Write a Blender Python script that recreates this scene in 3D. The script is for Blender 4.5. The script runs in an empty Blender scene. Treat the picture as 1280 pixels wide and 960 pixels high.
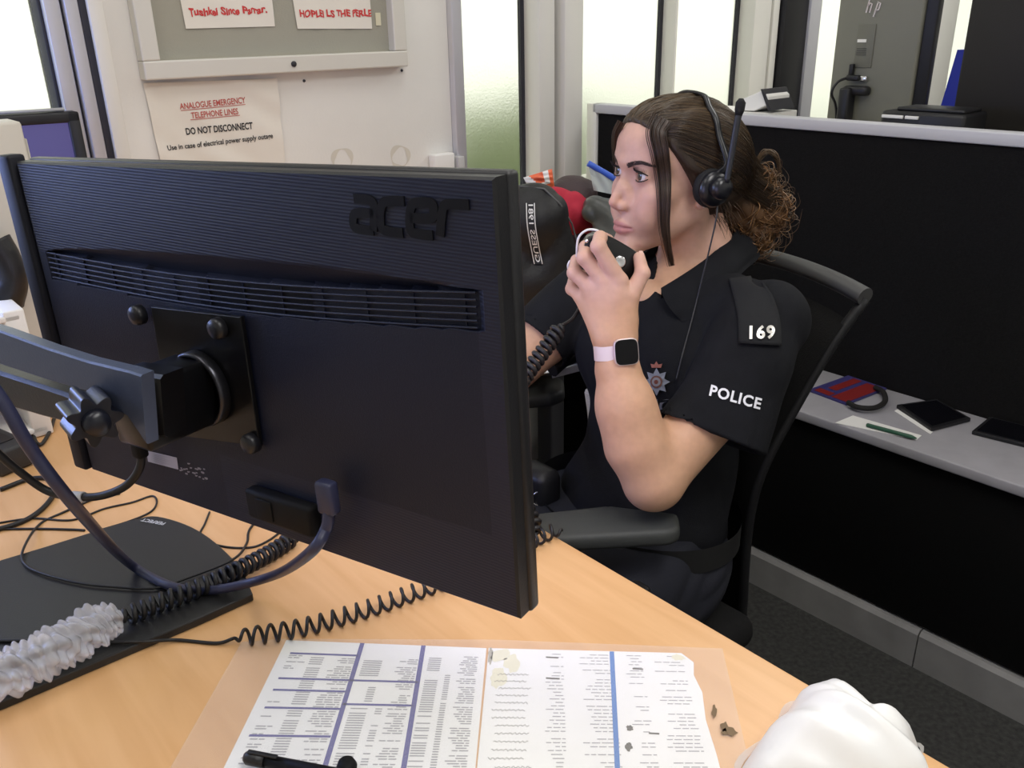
import bpy, bmesh, math, random
import numpy as np
from mathutils import Vector, Matrix
from mathutils.bvhtree import BVHTree
PI = math.pi
rnd = random.Random(7)
SC = bpy.context.scene
COL = SC.collection

# ------------------------------------------------------------------ camera
FPX, HC = 1080.0, 1.34
_p, _r = math.radians(22.6), math.radians(1.2)
_R0 = np.array([1, 0, 0.]); _U0 = np.array([0, math.sin(_p), math.cos(_p)]); _F = np.array([0, math.cos(_p), -math.sin(_p)])
_R = math.cos(_r) * _R0 - math.sin(_r) * _U0
_U = math.cos(_r) * _U0 + math.sin(_r) * _R0
_C = np.array([0, 0, HC])
cam = bpy.data.cameras.new('camera'); camo = bpy.data.objects.new('camera', cam); COL.objects.link(camo)
cam.sensor_fit = 'HORIZONTAL'; cam.sensor_width = 36.0; cam.lens = 36.0 * FPX / 1280.0
cam.clip_start = 0.05
mw = Matrix.Identity(4)
for i in range(3):
    mw[i][0], mw[i][1], mw[i][2], mw[i][3] = _R[i], _U[i], -_F[i], _C[i]
camo.matrix_world = mw
SC.camera = camo

def ray(x, y): return (x - 640) / FPX * _R - (y - 480) / FPX * _U + _F
def on_plane(x, y, n, d):
    v = ray(x, y); n = np.asarray(n, float); return _C + v * ((d - n @ _C) / (n @ v))
def J(x, y, Y): v = ray(x, y); return _C + v * (Y / v[1])
def onZ(x, y, z): return on_plane(x, y, (0, 0, 1), z)

# room axes: s runs along the partition and desk edge, d runs from the desk to the partition
A = np.array([.648, -.762, 0]); A /= np.linalg.norm(A); N = np.array([-A[1], A[0], 0]); ZZ = np.array([0, 0, 1.])
def RW(s, d, z): return A * s + N * d + ZZ * z
def onS(x, y, s): return on_plane(x, y, A, s)
def onD(x, y, d): return on_plane(x, y, N, d)
class Fr:
    """a right-handed local frame"""
    def __init__(s, o, x, z=None, y=None):
        s.o = np.asarray(o, float); s.x = np.asarray(x, float) / np.linalg.norm(x)
        if z is not None:
            z = np.asarray(z, float); z = z - s.x * (z @ s.x); s.z = z / np.linalg.norm(z); s.y = np.cross(s.z, s.x)
        else:
            y = np.asarray(y, float); y = y - s.x * (y @ s.x); s.y = y / np.linalg.norm(y); s.z = np.cross(s.x, s.y)
    def __call__(s, x, y, z): return s.o + s.x * x + s.y * y + s.z * z
    def loc(s, P):
        P = np.asarray(P, float) - s.o
        return np.stack([P @ s.x, P @ s.y, P @ s.z], -1)
ROOM = Fr((0, 0, 0), A, z=ZZ)

# ------------------------------------------------------------------ materials
MATS = {}
def mat(name, col, rough=.6, metal=0., spec=.5, bump=0., bscale=60., var=0., vscale=8., coat=0., alpha=1., trans=0., ior=1.45, emit=None, estr=0., attr=None, sss=0., stretch=None, sheen=0.):
    if name in MATS: return MATS[name]
    m = bpy.data.materials.new(name); m.use_nodes = True
    nt = m.node_tree; b = nt.nodes['Principled BSDF']; L = nt.links
    c = (*col, 1.0)
    b.inputs['Base Color'].default_value = c
    b.inputs['Roughness'].default_value = rough; b.inputs['Metallic'].default_value = metal
    b.inputs['Specular IOR Level'].default_value = spec
    b.inputs['Coat Weight'].default_value = coat; b.inputs['Alpha'].default_value = alpha
    b.inputs['Transmission Weight'].default_value = trans; b.inputs['IOR'].default_value = ior
    b.inputs['Sheen Weight'].default_value = sheen
    if sss:
        b.inputs['Subsurface Weight'].default_value = sss; b.inputs['Subsurface Radius'].default_value = (.01, .004, .002); b.inputs['Subsurface Scale'].default_value = 1.0
    if emit: b.inputs['Emission Color'].default_value = (*emit, 1); b.inputs['Emission Strength'].default_value = estr
    if bump or var:
        tc = nt.nodes.new('ShaderNodeTexCoord'); src = tc.outputs['Object']
        if stretch:
            mp = nt.nodes.new('ShaderNodeMapping'); mp.inputs['Scale'].default_value = stretch[0]; mp.inputs['Rotation'].default_value = stretch[1]
            L.new(src, mp.inputs['Vector']); src = mp.outputs['Vector']
    colsrc = None
    if attr:
        at = nt.nodes.new('ShaderNodeVertexColor'); at.layer_name = attr; colsrc = at.outputs['Color']
        L.new(colsrc, b.inputs['Base Color'])
    if var:
        nz = nt.nodes.new('ShaderNodeTexNoise'); nz.inputs['Scale'].default_value = vscale; nz.inputs['Detail'].default_value = 5
        L.new(src, nz.inputs['Vector'])
        mr = nt.nodes.new('ShaderNodeMapRange'); mr.inputs['From Min'].default_value = .3; mr.inputs['From Max'].default_value = .7
        mr.inputs['To Min'].default_value = 1 - var; mr.inputs['To Max'].default_value = 1 + var
        L.new(nz.outputs['Fac'], mr.inputs['Value'])
        mx = nt.nodes.new('ShaderNodeMix'); mx.data_type = 'RGBA'; mx.blend_type = 'MULTIPLY'; mx.inputs['Factor'].default_value = 1
        if colsrc: L.new(colsrc, mx.inputs['A'])
        else: mx.inputs['A'].default_value = c
        L.new(mr.outputs['Result'], mx.inputs['B']); L.new(mx.outputs['Result'], b.inputs['Base Color'])
    if bump:
        nz = nt.nodes.new('ShaderNodeTexNoise'); nz.inputs['Scale'].default_value = bscale; nz.inputs['Detail'].default_value = 4
        L.new(src, nz.inputs['Vector'])
        bp = nt.nodes.new('ShaderNodeBump'); bp.inputs['Strength'].default_value = bump; bp.inputs['Distance'].default_value = .002
        L.new(nz.outputs['Fac'], bp.inputs['Height']); L.new(bp.outputs['Normal'], b.inputs['Normal'])
    MATS[name] = m; return m

# ------------------------------------------------------------------ mesh builder
def unit(v): v = np.asarray(v, float); return v / (np.linalg.norm(v) + 1e-12)
def cr(pts, n=8, closed=False):
    """Catmull-Rom through points"""
    P = [np.asarray(p, float) for p in pts]
    if closed: P = [P[-1]] + P + [P[0], P[1]]
    else: P = [2 * P[0] - P[1]] + P + [2 * P[-1] - P[-2]]
    out = []
    for i in range(1, len(P) - 2):
        a, b, c, d = P[i - 1:i + 3]
        for k in range(n):
            t = k / n
            out.append(.5 * ((2 * b) + (-a + c) * t + (2 * a - 5 * b + 4 * c - d) * t * t + (-a + 3 * b - 3 * c + d) * t ** 3))
    if not closed: out.append(P[-2])
    return out
class MB:
    def __init__(s): s.v = []; s.f = []; s.m = []; s.sm = []; s.col = None
    def add(s, V, F, mi=0, smooth=False):
        o = len(s.v); s.v.extend(np.asarray(V, float).tolist())
        for f in F: s.f.append([i + o for i in f]); s.m.append(mi); s.sm.append(smooth)
        return s
    def bm(s, b, fr=None, mi=0, smooth=False):
        b.verts.ensure_lookup_table(); V = [tuple(v.co) for v in b.verts]
        for i, v in enumerate(b.verts): v.index = i
        F = [[v.index for v in f.verts] for f in b.faces]
        if fr: V = [fr(*v) for v in V]
        s.add(V, F, mi, smooth); b.free(); return s
    def box(s, fr, c, size, bev=0., mi=0, seg=2, smooth=None):
        b = bmesh.new(); bmesh.ops.create_cube(b, size=1)
        for v in b.verts: v.co = Vector((v.co.x * size[0] + c[0], v.co.y * size[1] + c[1], v.co.z * size[2] + c[2]))
        if bev: bmesh.ops.bevel(b, geom=b.edges[:], offset=min(bev, min(size) * .49), segments=seg, profile=.5, affect='EDGES')
        return s.bm(b, fr, mi, bool(bev) if smooth is None else smooth)
    def prism(s, fr, pts, z0, z1, bev=0., mi=0, smooth=False):
        """polygon in the frame's x-y plane, extruded in z"""
        b = bmesh.new(); vs = [b.verts.new((p[0], p[1], z0)) for p in pts]
        f = b.faces.new(vs); r = bmesh.ops.extrude_face_region(b, geom=[f])
        for g in r['geom']:
            if isinstance(g, bmesh.types.BMVert): g.co.z = z1
        bmesh.ops.recalc_face_normals(b, faces=b.faces[:])
        if bev: bmesh.ops.bevel(b, geom=b.edges[:], offset=bev, segments=2, profile=.5, affect='EDGES', clamp_overlap=True)
        return s.bm(b, fr, mi, smooth)
    def tube(s, pts, r, n=8, mi=0, caps=True, closed=False, smooth=True):
        P = np.array([np.asarray(p, float) for p in pts]); k = len(P)
        rr = np.full(k, r) if np.isscalar(r) else np.interp(np.linspace(0, 1, k), np.linspace(0, 1, len(r)), r)
        T = np.gradient(P, axis=0) if not closed else (np.roll(P, -1, 0) - np.roll(P, 1, 0))
        T /= np.linalg.norm(T, axis=1)[:, None] + 1e-12
        u = np.cross(T[0], [0, 0, 1]); 
        if np.linalg.norm(u) < 1e-3: u = np.cross(T[0], [1, 0, 0])
        u = unit(u); V = []
        for i in range(k):
            u = unit(u - T[i] * (u @ T[i])); w = np.cross(T[i], u)
            for j in range(n):
                a = 2 * PI * j / n; V.append(P[i] + rr[i] * (math.cos(a) * u + math.sin(a) * w))
        F = []
        for i in range(k - 1 if not closed else k):
            i2 = (i + 1) % k
            for j in range(n): F.append([i * n + j, i * n + (j + 1) % n, i2 * n + (j + 1) % n, i2 * n + j])
        s.add(V, F, mi, smooth)
        if caps and not closed:
            s.f.append([len(s.v) - k * n + j for j in range(n)][::-1]); s.m.append(mi); s.sm.append(False)
            s.f.append([len(s.v) - n + j for j in range(n)]); s.m.append(mi); s.sm.append(False)
        return s
    def lathe(s, fr, prof, n=32, mi=0, smooth=True, cap=True):
        """profile (radius, z) spun about the frame's z"""
        V = []; k = len(prof)
        for r, z in prof:
            for j in range(n): a = 2 * PI * j / n; V.append(fr(r * math.cos(a), r * math.sin(a), z))
        F = [[i * n + j, i * n + (j + 1) % n, (i + 1) * n + (j + 1) % n, (i + 1) * n + j] for i in range(k - 1) for j in range(n)]
        if cap: F.append([j for j in range(n)][::-1]); F.append([(k - 1) * n + j for j in range(n)])
        s.add(V, F, mi, smooth); return s
    def grid(s, fn, nu, nv, mi=0, smooth=True, closed_u=False):
        V = [fn(i / (nu if closed_u else nu - 1), j / (nv - 1)) for i in range(nu) for j in range(nv)]
        F = []
        for i in range(nu if closed_u else nu - 1):
            i2 = (i + 1) % nu
            for j in range(nv - 1): F.append([i * nv + j, i2 * nv + j, i2 * nv + j + 1, i * nv + j + 1])
        s.add(V, F, mi, smooth); return s
    def ribbon(s, fr, pts, w, h, mi=0, z0=0.):
        """flat stroke of width w along 2D points, extruded h in the frame's z"""
        P = np.array(pts, float); T = np.gradient(P, axis=0); T /= np.linalg.norm(T, axis=1)[:, None] + 1e-12
        Nn = np.stack([-T[:, 1], T[:, 0]], 1) * w / 2; k = len(P); V = []
        for i in range(k):
            for sg, z in ((1, z0), (1, z0 + h), (-1, z0 + h), (-1, z0)):
                q = P[i] + sg * Nn[i]; V.append(fr(q[0], q[1], z))
        F = [[i * 4 + j, i * 4 + (j + 1) % 4, i * 4 + 4 + (j + 1) % 4, i * 4 + 4 + j] for i in range(k - 1) for j in range(4)]
        F += [[0, 1, 2, 3], [(k - 1) * 4 + j for j in (3, 2, 1, 0)]]
        s.add(V, F, mi, False); return s
    def build(s, name, m, parent=None, label=None, recalc=True):
        off = np.zeros(3)
        p = parent
        while p is not None: off = off + np.array(p.location); p = p.parent
        me = bpy.data.meshes.new(name)
        me.from_pydata((np.array(s.v) - off).tolist(), [], s.f)
        ms = m if isinstance(m, (list, tuple)) else [m]
        for q in ms: me.materials.append(q)
        me.polygons.foreach_set('material_index', s.m); me.polygons.foreach_set('use_smooth', s.sm)
        if s.col is not None:
            ca = me.color_attributes.new('col', 'FLOAT_COLOR', 'POINT')
            c = np.ones((len(s.v), 4), np.float32); c[:, :3] = s.col; ca.data.foreach_set('color', c.ravel())
        me.update()
        if recalc:
            b = bmesh.new(); b.from_mesh(me); bmesh.ops.recalc_face_normals(b, faces=b.faces[:]); b.to_mesh(me); b.free()
        o = bpy.data.objects.new(name, me); COL.objects.link(o)
        if parent is not None: o.parent = parent
        if label: o['label'] = label
        return o
def thing(name, loc, label, cat, group=None):
    o = bpy.data.objects.new(name, None); o.empty_display_size = .05; COL.objects.link(o); o.location = Vector(loc)
    return tag(o, label, cat, group)
def tag(o, label, cat, group=None, kind=None):
    o['label'] = label; o['category'] = cat
    if group: o['group'] = group
    if kind: o['kind'] = kind
    return o
def struct(o): o['kind'] = 'structure'; return o
def text_mb(txt, size, align='CENTER', bold=0., depth=0., shear=0., spacing=1.0):
    """flat text outline: vertices in the x-y plane"""
    c = bpy.data.curves.new('t', 'FONT'); c.body = txt; c.size = size; c.align_x = align; c.align_y = 'CENTER'
    c.offset = bold; c.extrude = depth; c.shear = shear; c.space_character = spacing; c.resolution_u = 3
    o = bpy.data.objects.new('t', c); me = o.to_mesh()
    V = [tuple(v.co) for v in me.vertices]; F = [list(p.vertices) for p in me.polygons]
    o.to_mesh_clear(); bpy.data.objects.remove(o); bpy.data.curves.remove(c)
    return np.array(V), F
def add_text(mb, fr, txt, size, x=0., y=0., z=0., mi=0, **k):
    V, F = text_mb(txt, size, **k)
    mb.add([fr(v[0] + x, v[1] + y, v[2] + z) for v in V], F, mi); return mb
def bvh_of(o, off=(0, 0, 0)):
    me = o.data; return BVHTree.FromPolygons([Vector(v.co) + Vector(off) for v in me.vertices], [tuple(p.vertices) for p in me.polygons])
def coil(path, R, turns, r, n=10, seg=14, taper=True):
    """points of a helix round a smooth path"""
    P = np.array(path); k = len(P); L = np.r_[0, np.cumsum(np.linalg.norm(np.diff(P, axis=0), axis=1))]; L /= L[-1]
    m = int(turns * seg) + 1; t = np.linspace(0, 1, m); Q = np.stack([np.interp(t, L, P[:, i]) for i in range(3)], 1)
    T = np.gradient(Q, axis=0); T /= np.linalg.norm(T, axis=1)[:, None]
    out = []
    for i in range(m):
        u = unit(np.cross(T[i], [0, 0, 1.])); w = np.cross(u, T[i]); a = 2 * PI * turns * t[i]
        e = min(1, t[i] * turns / 1.0, (1 - t[i]) * turns / 1.0) if taper else 1
        out.append(Q[i] + R * e * (math.cos(a) * u + math.sin(a) * w))
    return out

# ------------------------------------------------------------------ implicit surfaces
class Sdf:
    def __init__(s): s.ops = []
    def _p(s, kind, fn, k, c, r): s.ops.append((kind, fn, k, np.asarray(c, float), r)); return s
    def sph(s, c, r, k=.01, kind='u'):
        c = np.asarray(c, float); return s._p(kind, lambda P: np.sqrt(((P - c) ** 2).sum(1)) - r, k, c, r)
    def ell(s, c, rad, k=.01, kind='u', fr=None):
        c = np.asarray(c, float); rad = np.asarray(rad, float)
        Rm = np.stack([fr.x, fr.y, fr.z], 1) if fr else np.eye(3)
        def fn(P):
            q = (P - c) @ Rm; k0 = np.sqrt(((q / rad) ** 2).sum(1)) + 1e-9; k1 = np.sqrt(((q / rad ** 2) ** 2).sum(1)) + 1e-9
            return k0 * (k0 - 1) / k1
        return s._p(kind, fn, k, c, rad.max())
    def cap(s, a, b, ra, rb, k=.01, kind='u'):
        a = np.asarray(a, float); b = np.asarray(b, float); ab = b - a; l2 = ab @ ab
        def fn(P):
            t = np.clip(((P - a) @ ab) / l2, 0, 1); return np.sqrt(((P - a - t[:, None] * ab) ** 2).sum(1)) - (ra + (rb - ra) * t)
        return s._p(kind, fn, k, (a + b) / 2, math.sqrt(l2) / 2 + max(ra, rb))
    def chain(s, pts, rs, k=.01, k2=None, kind='u'):
        for i in range(len(pts) - 1): s.cap(pts[i], pts[i + 1], rs[i], rs[i + 1], k if i == 0 else (k2 or k), kind)
        return s
    def half(s, o, n, k=.002, c=None, r=9.):
        """cut away the side n points to, near c"""
        o = np.asarray(o, float); n = unit(n); cc = o if c is None else np.asarray(c, float)
        def fn(P):
            d = -((P - o) @ n)
            if r < 5: d = np.maximum(d, np.sqrt(((P - cc) ** 2).sum(1)) - r)
            return d
        return s._p('s', fn, k, cc, r)
    def ev(s, P, bc=None, hd=0.):
        d = np.full(len(P), 1.0)
        for kind, fn, k, c, r in s.ops:
            if bc is not None and np.linalg.norm(bc - c) - r > hd + .03: continue
            if kind == 'd': d = d + fn(P); continue
            e = fn(P)
            if kind == 'u':
                h = np.clip(.5 + .5 * (e - d) / k, 0, 1); d = e + (d - e) * (1 - h) - k * h * (1 - h) if False else (d * (1 - h) + e * h if False else np.minimum(d, e) - np.maximum(k - np.abs(d - e), 0) ** 2 / (4 * k))
            elif kind == 's':
                e = -e; d = np.maximum(d, e) + np.maximum(k - np.abs(d - e), 0) ** 2 / (4 * k)
            elif kind == 'i':
                d = np.maximum(d, e) + np.maximum(k - np.abs(d - e), 0) ** 2 / (4 * k)
        return d
    def mesh(s, lo, hi, h, B=20):
        lo = np.asarray(lo, float); hi = np.asarray(hi, float)
        nb = np.ceil((hi - lo) / (h * B)).astype(int); n = nb * B + 1
        G = np.ones(n, np.float32)
        ii = np.stack(np.meshgrid(*[np.arange(B + 1)] * 3, indexing='ij'), -1).reshape(-1, 3)
        hd = h * B * .87
        for bx in range(nb[0]):
            for by in range(nb[1]):
                for bz in range(nb[2]):
                    b0 = np.array([bx, by, bz]) * B; c = lo + (b0 + B / 2) * h
                    d0 = s.ev(c[None], c, hd)[0]
                    sl = tuple(slice(q, q + B + 1) for q in b0)
                    if d0 > hd * 1.6 + .01: G[sl] = np.minimum(G[sl], 1.0); continue
                    if d0 < -(hd * 1.6 + .01): G[sl] = -1.0; continue
                    G[sl] = s.ev(lo + (b0 + ii) * h, c, hd).reshape((B + 1,) * 3)
        return surface_nets(G, lo, h)
def surface_nets(G, lo, h):
    I = G < 0; X, Y, Z = G.shape
    cnt = np.zeros((X - 1, Y - 1, Z - 1), np.uint8)
    cs = [(a, b, c) for a in (0, 1) for b in (0, 1) for c in (0, 1)]
    for a, b, c in cs: cnt += I[a:X - 1 + a, b:Y - 1 + b, c:Z - 1 + c]
    cell = np.argwhere((cnt > 0) & (cnt < 8))
    vals = np.stack([G[cell[:, 0] + a, cell[:, 1] + b, cell[:, 2] + c] for a, b, c in cs], 1).astype(float)
    acc = np.zeros((len(cell), 3)); num = np.zeros(len(cell))
    for i in range(8):
        for j in range(i + 1, 8):
            if sum(abs(p - q) for p, q in zip(cs[i], cs[j])) != 1: continue
            va, vb = vals[:, i], vals[:, j]; m = (va < 0) != (vb < 0)
            t = np.where(m, va / np.where(m, va - vb, 1), 0)
            p = np.array(cs[i]) + t[:, None] * (np.array(cs[j]) - np.array(cs[i]))
            acc += p * m[:, None]; num += m
    V = lo + (cell + acc / num[:, None]) * h
    idx = np.full(cnt.shape, -1, np.int32); idx[cell[:, 0], cell[:, 1], cell[:, 2]] = np.arange(len(cell))
    F = []
    for ax in range(3):
        o1, o2 = [(1, 2), (2, 0), (0, 1)][ax]
        s0 = [slice(None)] * 3; s1 = [slice(None)] * 3; s0[ax] = slice(0, -1); s1[ax] = slice(1, None)
        e = np.argwhere(I[tuple(s0)] != I[tuple(s1)])
        e = e[(e[:, o1] > 0) & (e[:, o2] > 0) & (e[:, o1] < G.shape[o1] - 1) & (e[:, o2] < G.shape[o2] - 1)]
        ins = I[e[:, 0], e[:, 1], e[:, 2]]
        q = []
        for da, db in ((0, 0), (-1, 0), (-1, -1), (0, -1)):
            c = e.copy(); c[:, o1] += da; c[:, o2] += db; q.append(idx[c[:, 0], c[:, 1], c[:, 2]])
        q = np.stack(q, 1); q[~ins] = q[~ins][:, ::-1]; F.append(q)
    F = np.concatenate(F); F = F[(F >= 0).all(1)]
    return V, F
def mesh_np(name, V, F, m, parent=None, label=None, col=None, smooth=True, mi=None):
    off = np.zeros(3); p = parent
    while p is not None: off = off + np.array(p.location); p = p.parent
    me = bpy.data.meshes.new(name); V = np.asarray(V, np.float32) - off.astype(np.float32); F = np.asarray(F, np.int32)
    me.vertices.add(len(V)); me.vertices.foreach_set('co', V.ravel())
    k = F.shape[1]; me.loops.add(len(F) * k); me.loops.foreach_set('vertex_index', F.ravel())
    me.polygons.add(len(F)); me.polygons.foreach_set('loop_start', np.arange(len(F), dtype=np.int32) * k)
    me.polygons.foreach_set('use_smooth', np.full(len(F), smooth))
    for q in (m if isinstance(m, (list, tuple)) else [m]): me.materials.append(q)
    if mi is not None: me.polygons.foreach_set('material_index', mi.astype(np.int32))
    if col is not None:
        ca = me.color_attributes.new('col', 'FLOAT_COLOR', 'POINT'); c = np.ones((len(V), 4), np.float32); c[:, :3] = col; ca.data.foreach_set('color', c.ravel())
    me.update(calc_edges=True); me.validate()
    o = bpy.data.objects.new(name, me); COL.objects.link(o)
    if parent is not None: o.parent = parent
    if label: o['label'] = label
    return o
# ------------------------------------------------------------------ shared materials
M_wood = None
def wood():
    m = bpy.data.materials.new('beech'); m.use_nodes = True; nt = m.node_tree; L = nt.links; b = nt.nodes['Principled BSDF']
    tc = nt.nodes.new('ShaderNodeTexCoord'); mr_ = nt.nodes.new('ShaderNodeMapping'); mp = nt.nodes.new('ShaderNodeMapping')
    mr_.inputs['Rotation'].default_value = (0, 0, math.radians(49.6)); mp.inputs['Scale'].default_value = (2.5, 26, 3)
    L.new(tc.outputs['Object'], mr_.inputs['Vector']); L.new(mr_.outputs['Vector'], mp.inputs['Vector'])
    nz = nt.nodes.new('ShaderNodeTexNoise'); nz.inputs['Scale'].default_value = 1.6; nz.inputs['Detail'].default_value = 7; nz.inputs['Distortion'].default_value = .6
    L.new(mp.outputs['Vector'], nz.inputs['Vector'])
    cr_ = nt.nodes.new('ShaderNodeValToRGB'); e = cr_.color_ramp
    e.elements[0].position = .3; e.elements[0].color = (.68, .38, .165, 1); e.elements[1].position = .72; e.elements[1].color = (.78, .465, .222, 1)
    L.new(nz.outputs['Fac'], cr_.inputs['Fac']); L.new(cr_.outputs['Color'], b.inputs['Base Color'])
    b.inputs['Roughness'].default_value = .33; b.inputs['Specular IOR Level'].default_value = .45
    return m
M_wood = wood()
M_wall = mat('painted_wall', (.80, .79, .75), .75, bump=.15, bscale=180, var=.05, vscale=3)
M_alu = mat('aluminium_frame', (.62, .62, .66), .4, metal=.35)
M_aluw = mat('white_frame', (.80, .79, .74), .45)
M_gask = mat('rubber_gasket', (.03, .03, .04), .6)
M_black = mat('black_plastic', (.012, .012, .014), .42, bump=.1, bscale=500)
M_blackm = mat('black_matt', (.012, .011, .011), .85, bump=.3, bscale=400)
M_paper = mat('white_paper', (.86, .85, .82), .8, bump=.1, bscale=30)
M_dark = mat('dark_line', (.03, .03, .035), .6)
M_chrome = mat('chrome', (.8, .8, .82), .18, metal=1.)
M_whitep = mat('white_plastic', (.82, .81, .78), .4)
M_ink = mat('black_ink', (.02, .02, .02), .8)
M_redink = mat('red_ink', (.62, .05, .05), .8)

SW = -1.9      # the window wall
# ------------------------------------------------------------------ shell
def rbox(name, s0, s1, d0, d1, z0, z1, m, bev=0., parent=None, label=None):
    return MB().box(ROOM, ((s0 + s1) / 2, (d0 + d1) / 2, (z0 + z1) / 2), (abs(s1 - s0), abs(d1 - d0), abs(z1 - z0)), bev).build(name, m, parent, label)
M_carpet = mat('dark_carpet', (.045, .045, .042), .95, bump=.8, bscale=300, var=.35, vscale=90)
struct(rbox('floor', -2.0, 1.6, -1.6, 5.4, -.08, 0, M_carpet))
struct(rbox('ceiling', -2.0, 1.6, -1.6, 5.4, 2.62, 2.7, mat('ceiling_tile', (.78, .77, .73), .9, bump=.3, bscale=120)))
struct(rbox('wall_back', SW - .1, SW, .585, 1.425, 0, 2.62, M_wall))
struct(rbox('wall_below_windows', SW - .1, SW, -1.6, .583, 0, .86, M_wall))
struct(rbox('wall_below_glazing', SW - .1, SW, 1.427, 5.4, 0, .86, M_wall))
struct(rbox('wall_above_windows', SW - .1, SW, -1.6, .583, 2.42, 2.62, M_wall))
struct(rbox('wall_above_glazing', SW - .1, SW, 1.427, 5.4, 2.42, 2.62, M_wall))
def frosted():
    m = bpy.data.materials.new('frosted_glass'); m.use_nodes = True; nt = m.node_tree; L = nt.links
    b = nt.nodes['Principled BSDF']; b.inputs['Base Color'].default_value = (.97, 1, .93, 1)
    b.inputs['Transmission Weight'].default_value = 1; b.inputs['Roughness'].default_value = .32; b.inputs['IOR'].default_value = 1.22
    tc = nt.nodes.new('ShaderNodeTexCoord'); nz = nt.nodes.new('ShaderNodeTexNoise'); nz.inputs['Scale'].default_value = 160
    L.new(tc.outputs['Object'], nz.inputs['Vector'])
    bp = nt.nodes.new('ShaderNodeBump'); bp.inputs['Strength'].default_value = .25; bp.inputs['Distance'].default_value = .002
    L.new(nz.outputs['Fac'], bp.inputs['Height']); L.new(bp.outputs['Normal'], b.inputs['Normal'])
    return m
M_frost = frosted()
ZW0, ZW1 = .86, 2.42
def window(name, d0, d1, posts, glass=M_frost):
    """one window: its frame posts (d0, d1, protrusion, material) and panes between"""
    fr = MB(); mats = [M_aluw, M_gask, M_alu, M_black]
    for a, b, t, mi in posts:
        if mi == 1 and t < .015 and name != 'window_1': fr.box(ROOM, (SW - .038, (a + b) / 2, (ZW0 + ZW1) / 2), (.012, b - a, ZW1 - ZW0 - .04), 0, 1); continue
        fr.box(ROOM, (SW - .03 + t / 2, (a + b) / 2, (ZW0 + ZW1) / 2), (.06 + t, b - a, ZW1 - ZW0), .002, mi)
    fr.box(ROOM, (SW - .02, (d0 + d1) / 2, ZW0 + .02), (.07, d1 - d0, .04), .002, 0)
    fr.box(ROOM, (SW - .02, (d0 + d1) / 2, ZW1 - .02), (.07, d1 - d0, .04), .002, 0)
    o = struct(fr.build(name, mats))
    rbox('pane', SW - .048, SW - .042, d0 + .002, d1 - .002, ZW0 + .03, ZW1 - .03, glass, parent=o)
    return o
window('window_1', -1.6, .584, [(.478, .484, .004, 1), (.484, .512, .022, 2), (.512, .518, .012, 1), (.518, .542, .03, 2), (.542, .556, .03, 1), (.556, .584, .04, 0), (-.5, -.46, .02, 2)])
window('window_2', 1.426, 1.795, [(1.426, 1.458, .02, 2), (1.700, 1.714, .01, 1), (1.714, 1.772, .03, 0), (1.772, 1.795, .006, 1)])
window('window_3', 1.797, 5.4, [(1.797, 1.868, .045, 0), (2.287, 2.302, .01, 1), (2.302, 2.312, .02, 0), (2.69, 2.705, .012, 1), (2.705, 2.80, .03, 0), (2.80, 2.815, .012, 1), (2.815, 2.85, .03, 0),
        (2.86, 3.0, .05, 3), (3.0, 3.07, .06, 2), (4.05, 4.2, .05, 0), (5.3, 5.4, .02, 0)])
# small vent blocks on the gap beside the glazing post
struct(rbox('wall_left', -2.0, 1.7, -1.7, -1.6, 0, 2.62, M_wall)); struct(rbox('wall_front', 1.6, 1.7, -1.6, 5.4, 0, 2.62, M_wall)); struct(rbox('wall_right', -2.0, 1.7, 5.4, 5.5, 0, 2.62, M_wall))
# ------------------------------------------------------------------ outdoors
M_ground = mat('pale_paving', (.55, .55, .50), .9, var=.2, vscale=2)
struct(rbox('ground', -14, -2.02, -8, 14, -.12, -.04, M_ground))
M_leaf = mat('hedge_leaf', (.17, .21, .10), .8, bump=1., bscale=60, var=.5, vscale=14)
def bush(name, c, rad, label, seed, m=M_leaf):
    b = bmesh.new(); bmesh.ops.create_icosphere(b, subdivisions=4, radius=1)
    r = random.Random(seed); ph = [(r.uniform(2, 7), r.uniform(2, 7), r.uniform(2, 7), r.uniform(0, 6)) for _ in range(7)]
    for v in b.verts:
        q = v.co.copy(); k = 1 + sum(.05 * math.sin(a * q.x + b_ * q.y + c_ * q.z + e) for a, b_, c_, e in ph)
        v.co = Vector((q.x * rad[0] * k, q.y * rad[1] * k, q.z * rad[2] * k))
    mb = MB().bm(b, Fr(RW(*c), A, z=ZZ), 0, True); o = mb.build(name, m)
    return tag(o, label, 'bush')
bush('hedge', (-3.1, 1.9, .36), (.45, .55, .46), 'dark green bush outside the frosted window nearest the noticeboard', 1)
bush('hedge', (-3.6, 3.15, .50), (.5, .52, .50), 'small green bush outside the tall frosted pane behind the partition end', 2)

# ------------------------------------------------------------------ desks
def worktop(name, s0, s1, d0, d1, label, legs):
    t = thing(name, RW((s0 + s1) / 2, (d0 + d1) / 2, 0), label, 'desk')
    rbox('worktop', s0, s1, d0, d1, .717, .745, M_wood, .002, t)
    M_leg = mat('desk_leg_grey', (.10, .10, .11), .5)
    for a, b in legs: 
        MB().box(ROOM, (a, b, .358), (.06, .05, .716), .006).box(ROOM, (a, b, .012), (.08, .3, .024), .008).build('leg', M_leg, t)
    return t
desk = worktop('desk', -1.89, -.10, -.30, .64, 'beech front desk that carries the big monitor and the laminated sheet', [(-1.7, .2), (-.18, .2)])
rbox('modesty_panel', -1.8, -.25, -.22, -.2, .12, .716, M_blackm, parent=desk, label='black panel beneath the front desk')
side = worktop('desk', -1.89, -1.13, .642, 1.62, 'beech side desk along the window wall that carries the black bag', [(-1.6, .9), (-1.6, 1.5)])

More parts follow.
